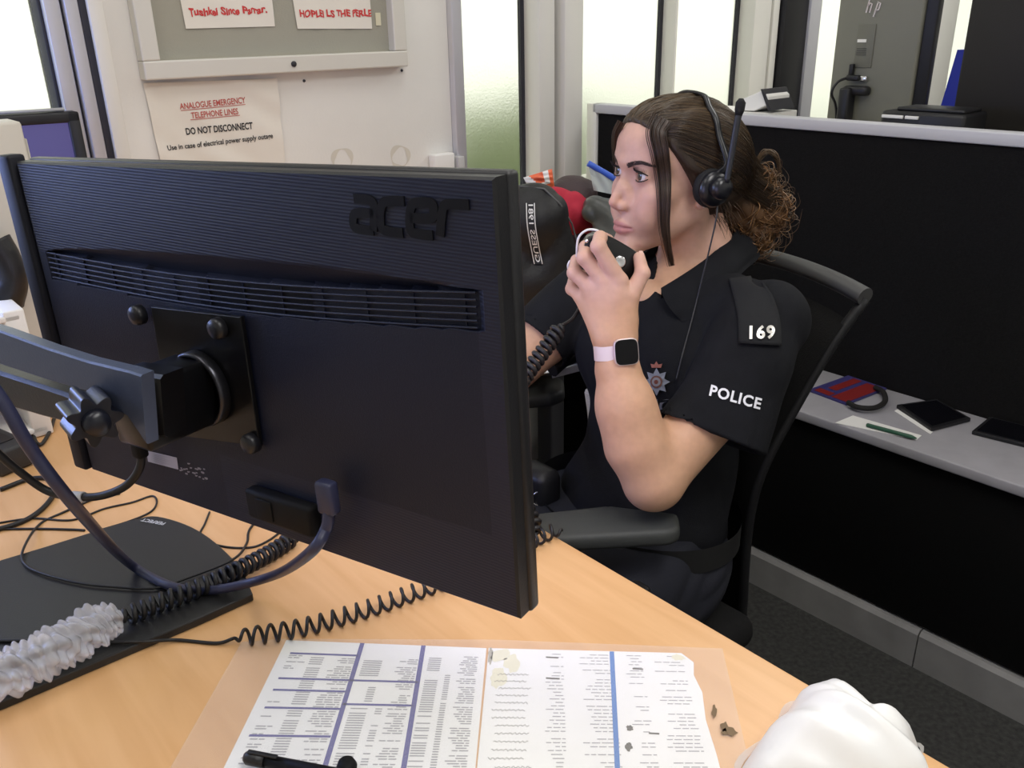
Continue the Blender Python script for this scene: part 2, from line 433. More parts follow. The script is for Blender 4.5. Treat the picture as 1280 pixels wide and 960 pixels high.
# ------------------------------------------------------------------ partition and low cabinet
M_felt = mat('black_felt', (.0075, .0072, .0078), .95, spec=.2, bump=.5, bscale=500, var=.3, vscale=200)
M_feltd = mat('black_laminate', (.0035, .0035, .0035), .8, spec=.15, bump=.2, bscale=300)
M_rail = mat('pale_rail', (.56, .56, .60), .5)
pt = thing('partition_screen', RW(-.6, 1.95, 0), 'tall black fabric partition screen with a pale top rail', 'partition')
rbox('fabric_panel', -1.84, 1.3, 1.921, 1.955, .05, 1.092, M_felt, parent=pt)
rbox('top_rail', -1.86, 1.3, 1.915, 1.961, 1.094, 1.120, M_rail, .003, pt)
rbox('end_post', -1.884, -1.846, 1.915, 1.961, .0, 1.12, M_aluw, .003, pt, 'white end post')
cb = thing('low_cabinet', RW(-.3, 1.8, 0), 'low black cabinet with a white top and grey plinth in front of the partition', 'cabinet')
rbox('body', -1.78, 1.2, 1.675, 1.915, .10, .49, M_feltd, .002, cb)
rbox('top', -1.82, 1.22, 1.655, 1.918, .492, .515, mat('white_laminate', (.36, .35, .38), .5, var=.06, vscale=20), .003, cb)
pl = MB()
M_plinth = mat('grey_plinth', (.26, .255, .25), .55, var=.12, vscale=14)
for a, b in ((-1.82, -.597), (-.594, .4), (.403, 1.2)):
    pl.prism(Fr(RW(a, 0, 0), N, y=ZZ), [(1.66, 0), (1.66, .085), (1.668, .094), (1.70, .094), (1.70, 0)], 0, (b - a))
pl.build('plinth', M_plinth, cb)
# things on the low cabinet
def flat(name, pts, z, h, m, label, cat, bev=0., group=None):
    o = MB().prism(Fr((0, 0, 0), (1, 0, 0), y=(0, 1, 0)), [p[:2] for p in pts], z, z + h, bev).build(name, m)
    return tag(o, label, cat, group)
ZC = .5155
def zc(*q): return [onZ(x, y, ZC) for x, y in q]
flat('paper', zc((1044, 529), (1066, 520), (1152, 545), (1146, 550)), ZC, .0015, M_paper, 'loose white sheet under the green pen at the cabinet edge', 'paper')
mg = thing('magazine', onZ(1060, 490, ZC), 'red and blue magazine lying on the low cabinet', 'magazine')
P0, P1, P2, P3 = zc((1010, 489), (1060, 471), (1108, 487), (1058, 507))
MB().prism(Fr((0, 0, 0), (1, 0, 0), y=(0, 1, 0)), [P0[:2], P1[:2], P2[:2], P3[:2]], ZC, ZC + .004).build('cover', mat('magazine_blue', (.045, .04, .16), .4), mg)
mgf = Fr(P0 + ZZ * .0046, P1 - P0, z=ZZ); wq = mgf.loc(P1)[0]; hq = mgf.loc(P3)[1]
def quad(a0, a1, b0, b1):
    f = lambda a, b: (P0 + (P1 - P0) * a + (P3 - P0) * b) + ZZ * .0047
    return [f(a0, b0), f(a1, b0), f(a1, b1), f(a0, b1)]
mq = MB()
for a in ((.05, .95, .55, .95), (.3, .95, .2, .42), (.05, .2, .1, .5)): mq.add(quad(*a), [[0, 1, 2, 3]])
mq.build('red_panel', mat('magazine_red', (.22, .02, .02), .4), mg, 'red printed panel')
def tablet(q, label):
    P = zc(*q); c = sum(P) / 4; t = thing('tablet', c, label, 'tablet', None)
    MB().prism(Fr((0, 0, 0), (1, 0, 0), y=(0, 1, 0)), [p[:2] for p in P], ZC, ZC + .009, .002).build('case', M_black, t)
    MB().prism(Fr((0, 0, 0), (1, 0, 0), y=(0, 1, 0)), [(c + (p - c) * .86)[:2] for p in P], ZC + .0092, ZC + .0098).build('screen', mat('dark_screen', (.004, .004, .006), .12), t)
tablet(((1120, 510), (1170, 503), (1213, 527), (1164, 540)), 'black tablet on the low cabinet nearer the seated officer')
tablet(((1214, 543), (1236, 525), (1300, 541), (1290, 562)), 'black tablet on the low cabinet at the right edge of the photo')
flat('paper', zc((1122, 512), (1118, 514), (1150, 535), (1163, 543), (1166, 540), (1150, 530)), ZC, .001, M_paper, 'white sheet poking out from under the nearer tablet', 'paper')
pn = MB(); a, b = onZ(1083, 531, ZC + .006), onZ(1146, 548, ZC + .006)
tag(pn.tube([a, a + (b - a) * .02, a + (b - a) * .9, b], [.003, .0045, .0045, .001], 10).build('pen', mat('green_plastic', (.03, .10, .06), .35)), 'thin dark green pen on a white sheet on the cabinet', 'pen')
lp = [onZ(x, y, ZC + .012) for x, y in ((1060, 503), (1072, 509), (1092, 510), (1106, 502), (1104, 490), (1094, 484))]
tag(MB().tube(cr(lp, 6), .006, 10).build('cable', M_blackm), 'short black loop of cable lying over the magazine', 'cable')

# ------------------------------------------------------------------ behind the partition
bd = thing('desk', RW(-.5, 2.35, 0), 'pale desk behind the tall black partition', 'desk')
rbox('worktop', -1.8, 1.3, 1.965, 2.75, .97, 1.0, mat('pale_laminate', (.75, .70, .60), .5), .002, bd)
for s_ in (-1.7, 1.2): rbox('leg', s_ - .03, s_ + .03, 2.1, 2.6, 0, .969, M_alu, .004, bd)
ZB = 1.0
def on_back(x, y, d): return onD(x, y, d)
# grey-backed monitor
hb = 2.28
p0 = onD(1044, 130, hb); 
hx = unit(onD(1160, 130, hb) - p0); W = np.linalg.norm(onD(1162, 130, hb) - p0)
hf = Fr(p0 * [1, 1, 0], A, z=ZZ)
W = ROOM.loc(onD(1164, 60, hb))[0] - ROOM.loc(onD(1044, 60, hb))[0]
hs0 = ROOM.loc(onD(1044, 60, hb))[0]
hm = thing('monitor', RW(hs0 + W / 2, hb, ZB), 'grey backed portrait monitor behind the partition', 'monitor')
M_grey = mat('grey_shell', (.20, .20, .165), .5, bump=.1, bscale=300)
HF = Fr(RW(hs0, hb, 0), A, z=ZZ)     # x along monitor, y away from camera
z0h = ROOM.loc(onD(1050, 142, hb))[2] - .02; z1h = z0h + .56
MB().box(HF, (W / 2, .022, (z0h + z1h) / 2), (W, .024, z1h - z0h), .004).build('bezel', M_black, hm)
MB().box(HF, (W * .44, .005, (z0h + z1h) / 2), (W * .88, .02, z1h - z0h - .006), .006).build('rear_shell', M_grey, hm)
rz = lambda y: ROOM.loc(onD(1100, y, hb - .006))[2]
rx = lambda x: HF.loc(onD(x, 60, hb - .006))[0]
MB().box(HF, ((rx(1070) + rx(1092)) / 2, -.006, (rz(30) + rz(85)) / 2), (rx(1092) - rx(1070), .004, rz(30) - rz(85)), .001).build('mount_panel', mat('grey_panel', (.16, .16, .13), .5), hm)
tl = MB(); tl.box(HF, (rx(1077), -.009, rz(51)), (rx(1083) - rx(1072), .002, rz(49) - rz(53))); tl.build('label_sticker', M_paper, hm, 'white sticker')
t2 = MB()
for k in range(4): t2.box(HF, (rx(1078), -.0088, rz(61 + k * 2.6)), (rx(1084) - rx(1072), .001, .002))
t2.build('printed_label', mat('grey_print', (.08, .08, .07), .6), hm)
lg = MB(); hfr = Fr(HF(rx(1086), -.0056, rz(4)), A, z=-N)
hfr = Fr(HF(rx(1084), -.0062, rz(5)), A, y=ZZ)
lg.ribbon(hfr, [(-.015, -.02), (-.008, .02)], .004, .001); lg.ribbon(hfr, [(-.0125, -.004), (-.0065, .003), (-.0015, .001), (-.0055, -.02)], .004, .001)
lg.ribbon(hfr, [(.006, -.030), (.015, .006)], .004, .001); lg.ribbon(hfr, [(.014, .004), (.021, .002), (.018, -.013), (.010, -.014)], .004, .001)
lg.build('emblem', M_chrome, hm, 'pale round-edged letter emblem')
sx = rx(1072)
MB().box(HF, (sx, -.03, (ZB + rz(110)) / 2), (.03, .04, rz(110) - ZB), .006).box(HF, (sx + .02, -.02, rz(114)), (.07, .03, .024), .008).build('stand', M_black, hm)
MB().box(HF, (sx, -.02, ZB + .006), (.2, .16, .012), .004).build('stand_base', M_black, hm)
pg = MB(); pg.box(HF, (rx(1074), -.016, rz(98)), (.035, .018, .014), .003); pg.box(HF, (rx(1070), -.014, rz(88)), (.012, .014, .03), .003)
pg.build('plug', M_black, hm)
cbz = MB(); cbz.tube(cr([HF(rx(1066), -.018, rz(98)), HF(rx(1060), -.04, rz(104)), HF(rx(1057), -.05, rz(118)), HF(rx(1060), -.03, rz(138)), HF(rx(1064), -.02, ZB + .004)], 6), .0035, 8)
cbz.build('cable', M_black, hm)
MB().box(HF, (rx(1086), -.012, rz(99)), (.02, .01, .014), .003).build('connector', M_chrome, hm, 'silver connector')
# docking box
dk = thing('docking_station', onD(1150, 145, 2.02) * [1, 1, 0] + ZZ * 1.0, 'black docking box on the desk just behind the partition rail', 'docking box')
q0, q1 = ROOM.loc(onD(1109, 140, 2.03)), ROOM.loc(onD(1214, 145, 2.03)); zt = q0[2] + .006
MB().box(ROOM, ((q0[0] + q1[0]) / 2, 2.06, (1.0 + zt) / 2), (q1[0] - q0[0], .12, zt - 1.0), .008).build('body', M_black, dk)
b_ = MB(); b_.box(ROOM, (q0[0] + .03, 1.998, zt - .012), (.05, .006, .007), .001); b_.box(ROOM, (q0[0] + .075, 1.998, zt - .012), (.03, .006, .007), .001); b_.build('label_strip', M_whitep, dk, 'white strip')
MB().box(ROOM, ((q0[0] + q1[0]) / 2 + .01, 2.06, zt + .004), ((q1[0] - q0[0]) * .8, .09, .008), .003).build('lid', M_black, dk)
# dark monitor on the right
rs0 = ROOM.loc(onD(1203, 80, 2.2))[0]
bm_ = thing('monitor', RW(rs0 + .28, 2.22, 1.0), 'large dark monitor back behind the partition at the far right', 'monitor')
MB().box(ROOM, (rs0 + .28, 2.2, 1.26), (.56, .02, .36), .006).build('rear_shell', mat('dark_brown_shell', (.012, .010, .009), .6, bump=.2, bscale=400), bm_)
MB().box(ROOM, (rs0 + .28, 2.222, 1.26), (.57, .02, .37), .005).build('bezel', M_black, bm_)
MB().box(ROOM, (rs0 + .28, 2.23, 1.06), (.05, .04, .12), .006).box(ROOM, (rs0 + .28, 2.23, 1.006), (.24, .18, .012), .005).build('stand', M_black, bm_)
# blue folder
f0 = ROOM.loc(onD(1184, 130, 2.35)); f1 = ROOM.loc(onD(1199, 62, 2.35))
fo = thing('folder', RW(f0[0] + .03, 2.36, 1.0), 'upright blue folder beside the dark monitor', 'folder')
MB().prism(Fr(RW(f0[0] - .028, 2.34, 1.0), A, y=ZZ), [(0, 0), (.075, 0), (.075, f1[2] - 1.0), (.035, f1[2] - 1.0)], 0, -.05).build('cover', mat('blue_card', (.02, .035, .42), .45), fo)
MB().prism(Fr(RW(f0[0] - .012, 2.345, 1.006), A, y=ZZ), [(0.012, 0), (.07, 0), (.07, f1[2] - 1.0), (.04, f1[2] - 1.0)], 0, -.04).build('pages', M_paper, fo)
# papers and a leaning book on the back desk
pb = MB(); c0 = ROOM.loc(onD(960, 138, 2.1))
def bk(name, pts, h, m, label):
    o = MB().prism(Fr(RW(0, 0, 0), A, z=ZZ), pts, 1.0, 1.0 + h, .002).build(name, m); return tag(o, label, 'paper')
bk('paper_stack', [(c0[0] - .20, 2.0), (c0[0] + .035, 2.0), (c0[0] + .045, 2.17), (c0[0] - .18, 2.17)], .112, M_paper, 'stack of white paper on the desk behind the partition')
tbk = thing('notebook', RW(c0[0] + .02, 2.1, 1.113), 'open white notebook with a dark spine on the paper stack', 'notebook')
nf = Fr(RW(c0[0] - .03, 2.1, 1.113), A, z=ZZ)
nb = MB(); nb.prism(Fr(nf(0, .05, 0), A, y=ZZ), [(-.04, 0), (-.02, .03), (.04, .055), (.06, .04), (.06, .02), (.02, .002)], 0, .1, .002); nb.build('pages', M_paper, tbk)
MB().prism(Fr(nf(0, .055, 0), A, y=ZZ), [(.038, .058), (.045, .058), (.075, .006), (.066, .006)], 0, .11).build('spine', M_dark, tbk)

# ------------------------------------------------------------------ noticeboard and wall things
BF = Fr(RW(SW, 0, 0), N, y=ZZ)    # x = d, y = z, z = out of the wall?
BF = Fr(RW(SW, 0, 0), N, z=np.cross(N, ZZ))
# wall frame: x along the wall (d), y up, z out into the room
WFm = Fr(RW(SW, 0, 0), N, y=ZZ)
if WFm.z @ A < 0: WFm = None
def wl(x, y): q = WFm.loc(onS(x, y, SW)); return q[0], q[1]
nbd = thing('noticeboard', RW(SW, .96, 1.25), 'wall noticeboard with a pale frame and a grey panel', 'noticeboard')
x0, x1, yb = .642, 1.277, 1.250; yt = yb + .62; fw = .036
M_nbf = mat('noticeboard_frame', (.70, .68, .62), .4, metal=.1)
fb = MB()
for (a, b, c, d) in ((x0, x1, yb, yb + fw), (x0, x1, yt - fw, yt)): fb.prism(Fr(WFm(0, 0, 0), WFm.x, y=WFm.y), [(a, c), (b, c), (b - (fw if c == yt - fw else 0) * 0, d), (a, d)], .001, .034, .003)
for (a, b) in ((x0, x0 + fw), (x1 - fw, x1)): fb.prism(Fr(WFm(0, 0, 0), WFm.x, y=WFm.y), [(a, yb + fw), (b, yb + fw), (b, yt - fw), (a, yt - fw)], .001, .0335, .003)
fb.build('frame', M_nbf, nbd)
MB().prism(WFm, [(x0 + .03, yb + .03), (x1 - .03, yb + .03), (x1 - .03, yt - .03), (x0 + .03, yt - .03)], .002, .008).build('backing_panel', mat('grey_felt', (.36, .35, .29), .9, bump=.3, bscale=300), nbd)
lx, ly = wl(358, 80)
MB().lathe(Fr(WFm(lx, yb + fw * .5, .034), WFm.x, y=WFm.y), [(.006, 0), (.0062, .003), (.004, .0045), (.0005, .0045)], 20).build('lock', M_dark, nbd)
def wall_sheet(name, corners, zoff, label, cat, amp=.002, seed=0, n=14):
    """a sheet of paper, four wall points in order bl, br, tr, tl, softly creased"""
    r = random.Random(seed); ph = [(r.uniform(5, 18), r.uniform(5, 18), r.uniform(0, 6)) for _ in range(6)]
    bl, br, tr_, tl_ = [np.array(c) for c in corners]
    fn2 = lambda u, v: (bl * (1 - u) + br * u) * (1 - v) + (tl_ * (1 - u) + tr_ * u) * v
    def h(u, v): return zoff + amp * (1 + sum(math.sin(a * u + b * v + c) for a, b, c in ph) / 4)
    def fn(u, v): q = fn2(u, v); return WFm(q[0], q[1], h(u, v))
    return fn, fn2, h
def sheet_build(name, fn, fn2, h, label, cat, m, n=22):
    t = thing(name, fn(.5, 0), label, cat)
    MB().grid(fn, n, n).grid(lambda u, v: fn(u, v) - WFm.z * .0006, n, n).build('sheet', m, t)
    return t
def sheet_text(mb, fn, txt, u, v, size, wid, hgt, tilt=0, bold=0., mi=0, lift=.0012, wob=0, xs=1.):
    V, F = text_mb(txt, size, bold=bold)
    out = []
    for x, y, z in V:
        x *= xs
        if wob: y += wob * math.sin(x * 260) ; x += wob * math.sin(x * 140 + 2)
        out.append(fn(u + x / wid, v + (y + x * tilt) / hgt) + WFm.z * lift)
    mb.add(out, F, mi)
M_paperw = mat('aged_paper', (.80, .76, .68), .8, bump=.2, bscale=40)
# notice about the telephone lines
nc = [wl(200, 206), wl(355, 203), wl(345, 98), wl(178, 104)]
fn, fn2, hh = wall_sheet('notice', nc, .003, '', '', .0035, 5)
nt_ = sheet_build('notice', fn, fn2, hh, 'paper notice taped to the wall about emergency telephone lines', 'notice', M_paperw)
wid = .30; hgt = .185
tb = MB()
sheet_text(tb, fn, 'ANALOGUE EMERGENCY', .47, .735, .0185, wid, hgt, .06, .0003, 1, xs=.72)
sheet_text(tb, fn, 'TELEPHONE LINES', .47, .615, .0185, wid, hgt, .06, .0003, 1, xs=.72)
sheet_text(tb, fn, 'DO NOT DISCONNECT', .49, .43, .0210, wid, hgt, .06, .0005, 0, xs=.70)
sheet_text(tb, fn, 'Use in case of electrical power supply outage', .49, .27, .0160, wid, hgt, .09, .0003, 0, xs=.86)
for (u, v, w) in ((.47, .685, .150), (.47, .565, .115)):
    q = [fn(u - w / wid / 2 + w / wid * k / 12, v + (w * (k / 12 - .5) * .06) / hgt) + WFm.z * .0012 for k in range(13)]
    tb.add([p + ZZ * s_ for p in q for s_ in (0, .0013)], [[2 * k, 2 * k + 2, 2 * k + 3, 2 * k + 1] for k in range(12)], 1)
tb.build('printed_text', [M_ink, mat('notice_red', (.50, .10, .08), .8)], nt_, 'red heading and black lines of print')
# the two sheets inside the noticeboard
def hand_sheet(cs, txt, label, seed, u0):
    fn, fn2, hh = wall_sheet('', cs, .0095, '', '', .0012, seed)
    t = sheet_build('notice', fn, fn2, hh, label, 'notice', M_paperw)
    mb = MB(); sheet_text(mb, fn, txt, u0, .118, .0200, .2, .27, .02, .0007, 0, .001, .0016)
    for c in (.34, .68):
        fm = MB()
        for k in range(3):
            w = rnd.uniform(.12, .22); q = [fn(c - w / 2, .235 + k * .02), fn(c + w / 2, .235 + k * .02), fn(c + w / 2, .242 + k * .02), fn(c - w / 2, .242 + k * .02)]
            fm.add([p + WFm.z * .001 for p in q], [[0, 1, 2, 3]])
        fm.build('printed_text', mat('faint_print', (.35, .35, .38), .8), t)
    mb.build('handwriting', M_redink, t, 'red handwritten line')
def up(c, dz): return (c[0], c[1] + dz)
a_, b2 = wl(230, 36), wl(341, 33); hand_sheet([a_, b2, up(b2, .27), up((a_[0] - .012, a_[1]), .27)], 'Tushkei Since Parrar.', 'left hand sheet in the noticeboard with red writing', 3, .49)
a_, b2 = wl(369, 36), wl(462, 36); hand_sheet([a_, b2, up(b2, .27), up((a_[0] - .016, a_[1]), .27)], 'HOPLEI LS THE PERLE', 'right hand sheet in the noticeboard with red capitals', 9, .52)
tx, ty = wl(470, 24)
tag(MB().box(WFm, (tx, ty, .0095), (.014, .028, .001)).build('tape', mat('old_tape', (.72, .68, .50), .5)), 'small yellowed piece of tape in the noticeboard', 'tape')
# socket box
sx0, sy0 = wl(533, 209); sx1, sy1 = wl(571, 188)
so = thing('socket_box', WFm((sx0 + sx1) / 2, .99, 0), 'small white socket box on the wall beside the window post', 'socket box')
MB().box(WFm, ((sx0 + sx1) / 2 - .012, sy1 - .05, .016), (sx1 - sx0 - .035, .10, .028), .004).build('box', M_whitep, so)
MB().box(WFm, (sx1 - .014, sy1 - .056, .02), (.022, .09, .036), .003).build('switch', mat('grey_switch', (.5, .5, .5), .5), so)
for k, (x, y) in enumerate(((380, 101), (502, 88))):
    px, py = wl(x, y); MB_ = MB().lathe(Fr(WFm(px, py, 0), WFm.x, y=WFm.y), [(.0035, 0), (.003, .0025), (.0004, .0028)], 12)
    tag(MB_.build('screw', M_dark), ('dark screw in the wall below the middle of the noticeboard', 'dark screw in the wall at the right foot of the noticeboard')[k], 'screw')
# dirty rings on the paint
M_stain = mat('stain', (.66, .63, .55), .8)
for k, (x, y) in enumerate(((428, 200), (500, 196))):
    px, py = wl(x, y); ring = MB()
    V = []; nn = 40
    for j in range(nn):
        a = 2 * PI * j / nn; w = .004 + .003 * math.sin(3 * a + k)
        for rr in (.026 - w, .026 + w): V.append(WFm(px + rr * math.cos(a), py + rr * math.sin(a), .0006))
    ring.add(V, [[2 * j, 2 * ((j + 1) % nn), 2 * ((j + 1) % nn) + 1, 2 * j + 1] for j in range(nn)])
    struct(ring.build('trim_%d' % (k + 1), M_stain))
# ------------------------------------------------------------------ the big monitor seen from behind
MX = unit(np.array([.835, -.549, .044])); MC = np.array([-.239, .705, 1.071])
MF = Fr(MC, MX, z=(-.031, .032, 1.0))        # x right as seen from behind, y into the monitor, z up
MW, MH, MT = .565, .335, .027
def mp(x, y, off=0.):
    """the point on the plane parallel to the back, off metres out from it"""
    o = MC - MF.y * off; return on_plane(x, y, MF.y, MF.y @ o)
def ml(x, y, off=0.): return MF.loc(mp(x, y, off))
def ribbed():
    m = bpy.data.materials.new('ribbed_navy_plastic'); m.use_nodes = True; nt = m.node_tree; L = nt.links; b = nt.nodes['Principled BSDF']
    b.inputs['Base Color'].default_value = (.007, .0095, .030, 1); b.inputs['Roughness'].default_value = .5; b.inputs['Specular IOR Level'].default_value = .4
    tc = nt.nodes.new('ShaderNodeTexCoord'); wv = nt.nodes.new('ShaderNodeTexWave'); wv.bands_direction = 'Z'; wv.inputs['Scale'].default_value = 120; wv.inputs['Distortion'].default_value = .6; wv.inputs['Detail Scale'].default_value = 3
    L.new(tc.outputs['Object'], wv.inputs['Vector'])
    bp = nt.nodes.new('ShaderNodeBump'); bp.inputs['Strength'].default_value = .16; bp.inputs['Distance'].default_value = .0015
    L.new(wv.outputs['Fac'], bp.inputs['Height']); L.new(bp.outputs['Normal'], b.inputs['Normal'])
    return m
M_rib = ribbed()
M_navy = mat('navy_plastic', (.0062, .0085, .024), .5, spec=.38, bump=.25, bscale=700)
M_nblk = mat('near_black_plastic', (.003, .003, .004), .6, spec=.25)
mon = thing('monitor', MF(0, .02, -MH / 2), 'big monitor seen from behind, with a dark lowercase maker name, on a swing arm', 'monitor')
# rear shell with the recessed band: z rows, x columns, depth from the band curve
xl, xr = -MW / 2, MW / 2
def zband(x):                       # centre line of the vent band
    t = (x + .27) / .54
    return .066 + .012 * t - .010 * math.sin(PI * min(max(t, 0), 1))
HB = .0135                          # half height of the band
def zlens(x):                       # top of the recess above the vents
    t = min(max((x + .265) / .52, 0), 1)
    return zband(x) + HB + .0005 + .019 * math.sin(PI * t) ** .75
def shell_y(x, z):
    inx = -.268 < x < .262
    if inx:
        zt, zl = zband(x) + HB, zlens(x)
        if zt - 2 * HB < z < zt: return .004
        if zt <= z < zl: return .004 * 0 + .010 * (zl - z) / max(zl - zt, 1e-4)
    return 0.
sb = MB(); nx, nz = 90, 150
zs = sorted(set([round(-MH / 2 + .002 + (MH - .004) * k / nz, 5) for k in range(nz + 1)] + [-.0981, -.0979]))
xs = [xl + .002 + (MW - .004) * k / nx for k in range(nx + 1)]
V = [MF(x, shell_y(x, z), z) for x in xs for z in zs]; nzz = len(zs)
for i in range(nx):
    for j in range(nzz - 1):
        x = (xs[i] + xs[i + 1]) / 2; z = (zs[j] + zs[j + 1]) / 2
        rib = (z > zlens(x)) or (z < -.098 and x > -.05) or x > .264
        sb.f.append([i * nzz + j, (i + 1) * nzz + j, (i + 1) * nzz + j + 1, i * nzz + j + 1]); sb.m.append(0 if rib else 1); sb.sm.append(False)
sb.v = [list(p) for p in V]
# rim of the shell back to the bezel
for (a, b) in (((xl, -MH / 2), (xr, -MH / 2)), ((xr, -MH / 2), (xr, MH / 2)), ((xr, MH / 2), (xl, MH / 2)), ((xl, MH / 2), (xl, -MH / 2))):
    i0 = (np.sign(a[0]) * .002, np.sign(a[1]) * .002); i1 = (np.sign(b[0]) * .002, np.sign(b[1]) * .002)
    sb.add([MF(a[0] - i0[0], 0, a[1] - i0[1]), MF(b[0] - i1[0], 0, b[1] - i1[1]), MF(b[0], .002, b[1]), MF(a[0], .002, a[1]), MF(a[0], .014, a[1]), MF(b[0], .014, b[1])], [[0, 1, 2, 3], [3, 2, 5, 4]], 2)
shell = sb.build('rear_shell', [M_rib, M_navy, M_black], mon, recalc=False)
bz = MB().box(MF, (0, .014 + .0065, 0), (MW + .004, .013, MH + .004), .003)
bz.build('bezel', M_black, mon)
MB().box(MF, (0, .0277, .004), (MW - .02, .001, MH - .034)).build('screen', mat('lit_screen', (.02, .02, .03), .2, emit=(.62, .60, 1.0), estr=3.0), mon, 'lit screen facing the officer')
# the vent slats
vt = MB()
for k in range(6):
    o = HB - .001 - k * (2 * HB - .002) / 5
    vt.tube([MF(x, .0012, zband(x) + o) for x in np.linspace(-.267, .261, 60)], .00095, 5, smooth=False)
for x in list(np.linspace(-.255, .25, 12)): vt.box(MF, (x, .0030, zband(x)), (.0012, .001, HB * 2))
vt.build('vent', M_navy, mon)
for x0v, x1v in ((-.21, -.135), (-.04, .10)):
    xx = np.linspace(x0v, x1v, 16); dkv = MB()
    dkv.add([MF(x, .0036, zband(x) + s_ * (HB - .0015)) for x in xx for s_ in (-1, 1)], [[2 * i, 2 * i + 2, 2 * i + 3, 2 * i + 1] for i in range(15)])
    dkv.build('vent_opening', M_nblk, mon)
# maker's name
L0 = ml(433, 268); L1 = ml(583, 274)
lx0, lz0 = ml(440, 287)[0], ml(505, 291)[2]
LF = Fr(MF(lx0, -.0003, lz0), MF.x, y=MF.z)
def chai(P, n=3):
    P = [np.array(p, float) for p in P]
    for _ in range(n):
        Q = [P[0]]
        for a, b in zip(P[:-1], P[1:]): Q += [a * .75 + b * .25, a * .25 + b * .75]
        P = Q + [P[-1]]
    return P
lw = (ml(583, 255)[0] - lx0); lh = ml(470, 247)[2] - ml(470, 286)[2]; u_ = lw / 4.12
lg = MB(); st = .0070
letters = {'a': [[(.1, 1), (.7, 1), (.92, .88), (.92, .6), (.92, 0)], [(.92, .56), (.35, .56), (.08, .5), (.08, .08), (.35, 0), (.92, .0)]],
           'c': [[(.95, 1), (.42, 1), (.06, .92), (.06, .08), (.42, 0), (.95, 0)]],
           'e': [[(.08, .5), (.93, .5), (.93, .72), (.9, 1), (.45, 1), (.06, .95), (.06, .06), (.42, 0), (.95, 0)]],
           'r': [[(.1, 0), (.1, .6), (.15, .98), (.5, 1), (1.02, 1)]]}
for i, ch in enumerate('acer'):
    for s_ in letters[ch]:
        P = [(p[0] * u_ * .93 + i * u_ * 1.04 + p[1] * .004, p[1] * lh) for p in chai(s_)]
        lg.ribbon(LF, P, st, .0012)
lg.build('maker_name', M_nblk, mon, 'dark raised maker name')
# rating sticker and printed marks
def mquad(pts, off, m, name, label=None):
    MB().add([mp(x, y, off) for x, y in pts], [[0, 1, 2, 3]]).build(name, m, mon, label)
mquad([(183, 563), (221, 572), (223, 587), (185, 577)], .0006, mat('pale_sticker', (.42, .42, .55), .5), 'rating_sticker', 'pale sticker')
pm = MB(); r_ = random.Random(3)
for k in range(26):
    x = 224 + r_.uniform(0, 34); y = 575 + (x - 224) * .3 + r_.uniform(0, 14)
    pm.add([mp(x + a, y + b, .0006) for a, b in ((0, 0), (r_.uniform(2, 4), .6), (2.5, 2.2), (0, 1.6))], [[0, 1, 2, 3]])
for k in range(7):
    pm.add([mp(188 + a, 566 + k * 1.6 + a * .27, .0009) for a in (0, r_.uniform(16, 30))] + [mp(190 + 4, 567.2 + k * 1.6 + 1.2, .0009)], [[0, 1, 2]])
pm.build('printed_mark', mat('pale_print', (.30, .30, .38), .6), mon)
# the recessed sockets along the bottom
ca = ml(355, 632, .004)
MB().box(MF, (ca[0], -.006, ca[2] - .004), (.085, .014, .030), .004).build('socket_housing', M_nblk, mon)
MB().box(MF, (ml(330, 625, .012)[0], -.0135, ca[2] - .004), (.02, .002, .020), .0008).build('socket', M_nblk, mon)

# ------------------------------------------------------------------ the swing arm
arm = thing('monitor_mount', mp(-60, 470, .14) * [1, 1, 0] + ZZ * .745, 'dark swing arm with a square plate holding the big monitor', 'monitor arm')
M_armb = mat('blue_grey_metal', (.085, .105, .17), .36, metal=.5, bump=.08, bscale=400)
M_armd = mat('dark_arm_metal', (.011, .011, .014), .38, bump=.1, bscale=400)
M_armg = mat('gloss_black', (.004, .004, .005), .3, spec=.35)
pc = [ml(x, y, .008) for x, y in ((186, 384), (298, 397), (322, 560), (212, 545))]
PF = Fr(MC, MF.x, y=MF.z)     # x right, y up, z out of the back
MB().prism(PF, [(q[0], q[2]) for q in pc][::-1], .0015, .006, .0008).build('mounting_plate', M_armg, arm)
bo = [(171, 394), (271, 411), (312, 555), (205, 541)]
for x, y in bo:
    q = ml(x, y, .010); k = MB().lathe(Fr(PF(q[0], q[2], .005), MF.x, y=MF.z), [(.0095, 0), (.0095, .006), (.008, .009), (.003, .0098), (.0003, .0098)], 24)
    k.build('thumb_screw', M_armd, arm)
rq = ml(250, 486, .012); Rr = .035
rc = PF(rq[0], rq[2], .006)
MB().lathe(Fr(rc, MF.x, y=MF.z), [(Rr * .5, .001), (Rr, .001), (Rr, .010), (Rr - .002, .012), (Rr - .0045, .010), (Rr - .006, .002)], 48, cap=False).build('swivel_ring', mat('worn_ring', (.05, .05, .06), .28, metal=.8), arm)
# tilt head: square block between ring and arm
TH = Fr(rc, MF.x, y=MF.z)
hd_ = MB(); hd_.box(TH, (-.004, 0, .040), (.046, .060, .074), .004)
hd_.build('tilt_head', M_armg, arm)
